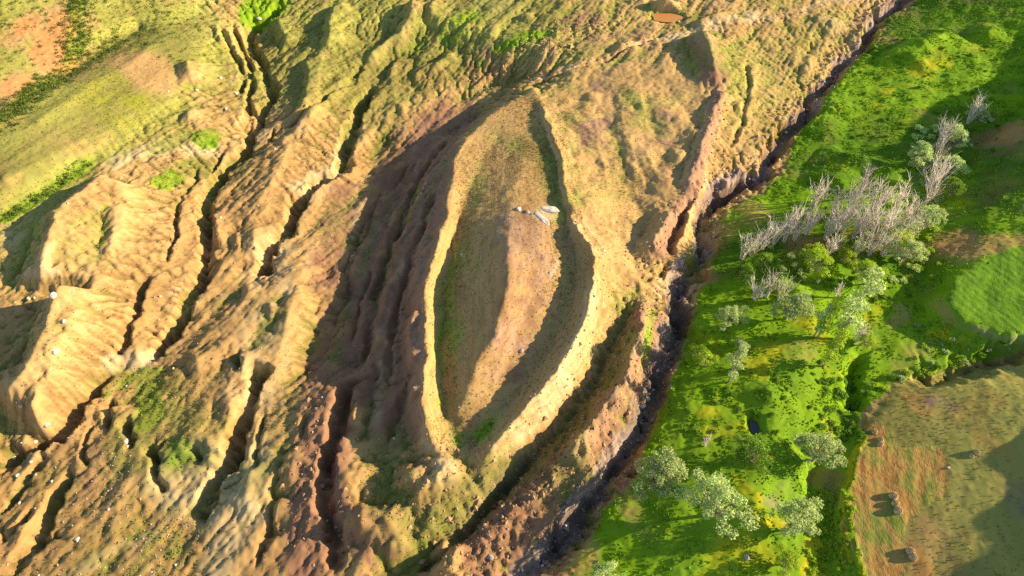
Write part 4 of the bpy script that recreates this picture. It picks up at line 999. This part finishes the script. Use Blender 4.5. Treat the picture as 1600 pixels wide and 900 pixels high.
spots = sorted((random.uniform(1425, 1470), random.uniform(350, 440)) for _ in range(10))
for i, (px, py) in enumerate(spots):
    w = random.uniform(6, 11); shrub_at(px, py, w, 0, f'{size_word(w)} yellow-green bush, {ORD[i]} from the left between thicket and crop field', 'bushes above the crop field')
def bush_mass(name, spots, variants, label):
    V, F, n = [], [], 0
    for px, py, w in spots:
        me = SHRUB[random.choice(variants)]; c = np.empty(len(me.vertices) * 3, np.float32); me.vertices.foreach_get('co', c); c = c.reshape(-1, 3)
        k_ = w / px_per_m(px, py) / 2.0; x, y = P(px, py); a = random.uniform(0, 6.28)
        q = np.stack([c[:, 0] * math.cos(a) - c[:, 1] * math.sin(a), c[:, 0] * math.sin(a) + c[:, 1] * math.cos(a), c[:, 2]], -1) * k_ + np.array([x, y, ground_z(x, y) - 0.1])
        V.append(q); F.append(np.arange(len(q)).reshape(-1, 4) + n); n += len(q)
    me = mesh_np(name, np.vstack(V), np.vstack(F), SHRUB[variants[0]].materials[0])
    tag(link(name, me), label, 'bushes', kind='stuff')
bush_mass('undergrowth', [(random.uniform(1262, 1332), random.uniform(765, 895), random.uniform(6, 12)) for _ in range(75)], (0, 1), 'dense low bushes in the strip between willows and hay field')
bush_mass('undergrowth', [(random.gauss(1318, 20), random.uniform(590, 690), random.uniform(5, 11)) for _ in range(70)], (2, 0), 'leafy undergrowth filling the green trough above the hay field')
bush_mass('undergrowth', [(random.uniform(1060, 1290), random.uniform(560, 690), random.uniform(4, 9)) for _ in range(60)] + [(random.uniform(1180, 1440), random.uniform(400, 470), random.uniform(5, 10)) for _ in range(40)] + [(random.uniform(1330, 1560), random.uniform(60, 240), random.uniform(3, 7)) for _ in range(70)], (2, 1), 'scattered bushes and tall weeds across the green meadow')
bush_mass('undergrowth', [(random.gauss(1450, 14), random.uniform(200, 360), random.uniform(6, 14)) for _ in range(40)] + [(random.uniform(1160, 1440), 470 - random.random() * 60 - (0.25 * 100), random.uniform(6, 12)) for _ in range(30)], (1, 0), 'leafy undergrowth at the feet of the thicket and tree line')

# growth nobody could count
def scatter(n, weight, rg):
    w = weight.ravel().astype(np.float64); c = np.cumsum(w); k = np.searchsorted(c, rg.random(n) * c[-1])
    k = np.minimum(k, w.size - 1)
    x = GX.ravel()[k] + (rg.random(n) - 0.5) * DS; y = GY.ravel()[k] + (rg.random(n) - 0.5) * DS
    return x, y, lookup(H, x, y)
view = np.zeros_like(H)
_d = (GY * CP + (CAM_H - H) * SP); _u = GX / _d * FPX; _v = (GY * SP - (CAM_H - H) * CP) / _d * FPX
view[(np.abs(_u) < 900) & (np.abs(_v) < 540)] = 1
rg = np.random.default_rng(77)
x, y, z = scatter(34000, view * (grow + 0.8 * (1 - m_meadow)) * (1 - m_crop) * np.clip(LUSH, 0, 1) ** 1.5 * sstep(-0.25, 0.35, fbm(GX, GY, 5, 3, 120)), rg)
def blades(x, y, z, hgt, wid, lean, rg):
    n = len(x); a = rg.random(n) * np.pi; h = hgt * (0.5 + rg.random(n)); w = wid * (0.6 + 0.8 * rg.random(n))
    dx, dy = np.cos(a) * w, np.sin(a) * w; lx, ly = rg.normal(size=n) * lean * h, rg.normal(size=n) * lean * h
    v = np.stack([np.stack([x - dx, y - dy, z - 0.05], -1), np.stack([x + dx, y + dy, z - 0.05], -1), np.stack([x + dx * 0.7 + lx, y + dy * 0.7 + ly, z + h], -1), np.stack([x - dx * 0.7 + lx, y - dy * 0.7 + ly, z + h * 0.9], -1)], 1)
    return v.reshape(-1, 3), np.arange(4 * n).reshape(n, 4)
tag(link('meadow_grass', mesh_np('meadow_grass', *blades(x, y, z, 0.22, 0.26, 0.7, rg), M_GRASS)), 'rank green grass covering the meadow', 'grass', kind='stuff')
x, y, z = scatter(64000, view * (1 - m_meadow) * (1 - m_hay) * (1 - 0.6 * m_past) * (0.25 + np.clip(OLIVE, 0, 1)) * (0.35 + 0.65 * sstep(-0.3, 0.5, fbm(GX, GY, 28, 2, 121))) * (1 + 1.5 * m_boat) * (1 - np.clip(WET, 0, 1)) * (1 - 0.9 * np.clip(PALE, 0, 1)) * (1 - 0.6 * np.clip(DRY, 0, 1)), rg)
C = np.stack([x, y, z + 0.12], -1); C = np.repeat(C, 3, 0) + rg.normal(size=(len(C) * 3, 3)) * np.array([0.12, 0.12, 0.05])
tag(link('dry_tufts', mesh_np('dry_tufts', *leaf_quads(C, 0.15, rg, 0.8), M_SCRUB)), 'dry grass tufts and low scrub on the bare slopes', 'scrub', kind='stuff')
cre = zero(); strokemask(cre, [(0,188),(60,142),(112,112),(122,60),(120,5)], 5, 1.0); strokemask(cre, [(112,112),(150,92),(190,58)], 4, 0.6); strokemask(cre, [(0,345),(60,311),(138,258)], 1.5, 0.8); strokemask(cre, [(20,30),(100,20),(230,30)], 24, 0.12)
x, y, z = scatter(1500, cre * view, rg)
C = np.repeat(np.stack([x, y, z + 0.35], -1), 16, 0); C = C + rg.normal(size=C.shape) * np.array([0.4, 0.4, 0.25])
tag(link('hillside_scrub', mesh_np('hillside_scrub', *leaf_quads(C, 0.24, rg), leaf_mat('dark_scrub_leaves', (0.07, 0.11, 0.015), (0.19, 0.25, 0.035), 0.3))), 'dark green scrub filling the creases of the upper left hillside', 'scrub', kind='stuff')

# ------------------------------------------------------------------ stones
def rock_mesh(seed, sub=2):
    import bmesh
    rg = np.random.default_rng(seed); bm = bmesh.new(); bmesh.ops.create_icosphere(bm, subdivisions=sub, radius=1.0)
    ax_ = rg.normal(size=(7, 3)); ax_ /= np.linalg.norm(ax_, axis=1, keepdims=True); cut = 0.62 + 0.3 * rg.random(7)
    for v in bm.verts:
        p = np.array(v.co)
        for a, c in zip(ax_, cut):
            q = p @ a
            if q > c: p = p - a * (q - c)
        p *= 1 + 0.06 * rg.normal(); p[2] *= 0.72
        v.co = p
    me = bpy.data.meshes.new('boulder'); bm.to_mesh(me); bm.free()
    return me
ROCKS = []
for k in range(5):
    me = rock_mesh(60 + k); me.materials.append(M_ROCK); ROCKS.append(me)
BROWN = []
for k in range(3):
    me = rock_mesh(70 + k); me.materials.append(M_ROCKB); BROWN.append(me)
def boulder(px, py, w, h, label, group=None, brown=False, name='boulder', flat=1.0, rz=None):
    x, y = P(px, py); s_ = px_per_m(px, py); a, b_ = w / s_ / 2 * 0.95, h / s_ / 2 * 1.05
    me = random.choice(BROWN if brown else ROCKS)
    o = link(name, me, None, (x, y, ground_z(x, y) + min(a, b_) * 0.08 * flat), (random.uniform(-.15, .15), random.uniform(-.15, .15), random.uniform(-.4, .4) if rz is None else rz), (a, b_, min(a, b_) * flat))
    tag(o, label, 'boulder', group)
for a in [
 (83,462,13,12,'biggest white block, in the shaded hollow at the left'),
 (45,466,7,8,'white boulder left of the biggest white block in the shaded hollow'),
 (54,465,4,5,'small stone between two white boulders in the shaded hollow'),
 (100,502,7,8,'pale boulder on the slope below the biggest white block'),
 (88,549,10,13,'large white boulder lower down the shaded slope at the left'),
 (33,634,8,9,'white boulder near the left edge with a long thin shadow'),
 (73,664,12,10,'pale broken slab above the left stream gully'),
 (55,690,9,7,'pale rock on the lip of the left stream gully'),
 (22,716,6,8,'white boulder lying in the stream gully at the left edge'),
 (27,743,8,8,'white boulder just below the stream gully at the left edge'),
 (48,722,6,5,'small white stone beside the lower left gully'),
 (30,786,5,7,'white stone in the lower left gully near the edge'),
 (81,752,5,5,'white stone on the brown slope at the lower left'),
 (121,843,11,9,'bright white rock heap at the bottom left'),
 (345,122,6,6,'white boulder beside the forked gully at the top left'),
 (308,141,6,8,'white boulder on the spur at the top left'),
 (263,143,4,4,'tiny white stone on the smooth upper left slope'),
 (369,146,8,6,'white rock inside the forked gully at the top left'),
 (353,170,5,8,'pale rock at the lower end of the forked gully'),
 (405,30,10,7,'white rocks where the left stream leaves the top edge'),
 (345,340,4,5,'white stone right of the left stream'),
 (106,318,5,4,'white stone on the crease below the smooth hillside'),
 (250,463,7,4,'pale stone beside the narrow gully left of the stream'),
 (197,690,7,10,'white rocks inside the little round pit at the lower left'),
 (815,548,8,9,'grey boulder alone on the sunlit hump of the boat-shaped hill'),
 (722,398,7,6,'pale stone in the shaded bowl of the boat-shaped hill'),
 (525,823,6,6,'white stone by the dark gully at the bottom'),
 (490,883,5,5,'white stone near the bottom edge left of the dark gully'),
 (1482,731,5,4,'single white stone at the edge of the hay field'),
 (1012,622,10,9,'whitest boulder in the rocky stream bend'),
 (1004,634,12,10,'broad pale boulder in the rocky stream bend'),
 (1020,610,9,7,'pale boulder at the upper side of the rocky stream bend'),
 (1008,612,7,6,'smaller pale rock in the rocky stream bend'),
 (1064,410,8,10,'grey boulder in the stream where two gullies meet'),
 (1178,280,9,8,'grey boulder in the stream below the red bank'),
 (1228,207,6,6,'white stone in the upper stream'),
 (1262,172,6,5,'pale rock on the red bank of the upper stream'),
 (1166,870,10,13,'tall grey rock at the bottom beside the willows'),
 (1061,34,4,4,'lowest of three white stones beside the orange pond'),
 (1064,31,3,3,'middle one of three white stones beside the orange pond'),
 (1067,28,5,4,'highest of three white stones beside the orange pond'),
 (766,870,15,9,'dark flat boulder on the lit ridge at the bottom'),
]:
    boulder(*a, brown=('grey' in a[4] or 'dark' in a[4]))
# the white outcrop on the hump
boulder(858, 327, 40, 16, 'broad white rock outcrop across the hump of the boat-shaped hill', name='rock_outcrop', flat=0.5, rz=-0.2)
boulder(847, 342, 38, 11, 'long white rock slab slanting below the broad outcrop', name='rock_outcrop', flat=0.5, rz=-0.85)
boulder(811, 327, 9, 9, 'round pinkish boulder at the left end of the white outcrop', name='boulder')
boulder(824, 331, 11, 7, 'brown rock between the round boulder and the white outcrop', brown=True)
def pebbles(name, x, y, z, size, mat, label, rg):
    n = len(x); base = np.array([[1, 0, 0], [0, 1, 0], [-1, 0, 0], [0, -1, 0], [0, 0, 0.8], [0, 0, -0.6]])
    s_ = size * np.exp(rg.normal(size=n) * 0.45); a = rg.random(n) * 6.28
    p = base[None] * (1 + 0.35 * rg.normal(size=(n, 6, 1))) * s_[:, None, None]
    ca_, sa_ = np.cos(a)[:, None], np.sin(a)[:, None]
    v = np.stack([p[..., 0] * ca_ - p[..., 1] * sa_ + x[:, None], p[..., 0] * sa_ + p[..., 1] * ca_ + y[:, None], p[..., 2] + z[:, None] + 0.2 * s_[:, None]], -1).reshape(-1, 3)
    t = np.array([[0, 1, 4], [1, 2, 4], [2, 3, 4], [3, 0, 4], [1, 0, 5], [2, 1, 5], [3, 2, 5], [0, 3, 5]])
    f = (t[None] + (np.arange(n) * 6)[:, None, None]).reshape(-1, 3)
    tag(link(name, mesh_np(name, v, f, mat)), label, 'stones', kind='stuff')
peb = zero()
for px, r_, s_ in [([(165,765),(170,750),(180,770)],7,1.0),([(262,815),(255,850),(235,870)],7,.9),([(185,725),(180,700)],6,.35),([(30,500),(70,520),(20,640)],16,.12),([(320,340),(318,440),(285,500)],4,.3),([(250,320),(262,370),(258,440),(190,560)],5,.16),([(130,680),(60,740),(20,800)],10,.12),([(100,860),(150,830)],12,.2),([(300,640),(400,700)],20,.05),([(350,350),(340,400)],10,.15),([(500,300),(650,500),(620,650)],26,.03),([(240,600),(260,680)],10,.12)]:
    strokemask(peb, px, r_, s_)
peb += bad * 0.006
x, y, z = scatter(1500, peb * view, rg)
pebbles('stone_scatter', x, y, z, 0.12, M_ROCK, 'small white stones scattered over the left slopes', rg)
sb = zero(); strokemask(sb, STREAM, 3.4, 1.0)
x, y, z = scatter(2600, sb * view, rg)
pebbles('stream_rubble', x, y, z, 0.19, M_ROCKB, 'dark rubble along the stream bed', rg)
x, y, z = scatter(3000, view * ROCKY * (1 - sb) * (1 - m_meadow), rg)
pebbles('crumbled_earth', x, y, z, 0.26, simple_mat('crumbled_earth', (0.38, 0.21, 0.10), (0.52, 0.34, 0.17), 2.0), 'crumbled clods along the rocky ridge', rg)

# ------------------------------------------------------------------ hay piles
def hay_mesh(seed):
    rg = np.random.default_rng(seed); n, m_ = 22, 9; V, F = [], []
    for i in range(m_):
        u = i / (m_ - 1); r = math.cos(u * math.pi / 2) ** 0.62; z = 1.25 * math.sin(u * math.pi / 2) ** 0.9
        for k in range(n):
            a = 2 * math.pi * k / n; w = 1 + 0.10 * math.sin(3 * a + seed) + 0.07 * rg.normal()
            V.append((r * w * math.cos(a), r * w * math.sin(a), z * (1 + 0.04 * rg.normal()) - 0.08))
    for i in range(m_ - 1):
        for k in range(n): F.append((i * n + k, i * n + (k + 1) % n, (i + 1) * n + (k + 1) % n, (i + 1) * n + k))
    a = rg.random(420) * 6.28; u = rg.random(420) ** 0.8; r = np.cos(u * np.pi / 2) ** 0.62 * (1.0 + 0.08 * rg.random(420)); z = 1.25 * np.sin(u * np.pi / 2) ** 0.9
    C = np.stack([r * np.cos(a), r * np.sin(a), z], -1)
    return mesh_np('heap', V, F, M_HAYPILE, True), mesh_np('loose_straw', *leaf_quads(C, 0.16, rg, 0.4), M_HAYPILE)
HAYS = [hay_mesh(81), hay_mesh(82), hay_mesh(83)]
for px, py, w, sy, lab in [(1397,774,12,1.0,'topmost of three hay piles in a row on the hay field'),(1400,786,11,1.0,'middle one of three hay piles in a row on the hay field'),(1404,797,12,1.0,'lowest of three hay piles in a row on the hay field'),(1377,686,8,1.0,'upper one of two small hay piles near the field corner'),(1376,693,8,1.0,'lower one of two small hay piles near the field corner'),(1527,706,9,1.0,'larger hay pile of the pair on the shaded field'),(1519,712,7,1.0,'smaller hay pile of the pair on the shaded field'),(1424,861,12,1.0,'upper half of the double hay pile at the bottom'),(1428,870,11,1.0,'lower half of the double hay pile at the bottom'),(1367,674,8,0.9,'flattened brown hay pile at the upper end of the field')]:
    s_ = w / px_per_m(px, py) / 2
    place('hay_pile', random.choice(HAYS), px, py, s_, 0.5, lab, 'hay pile', 'hay piles on the field')
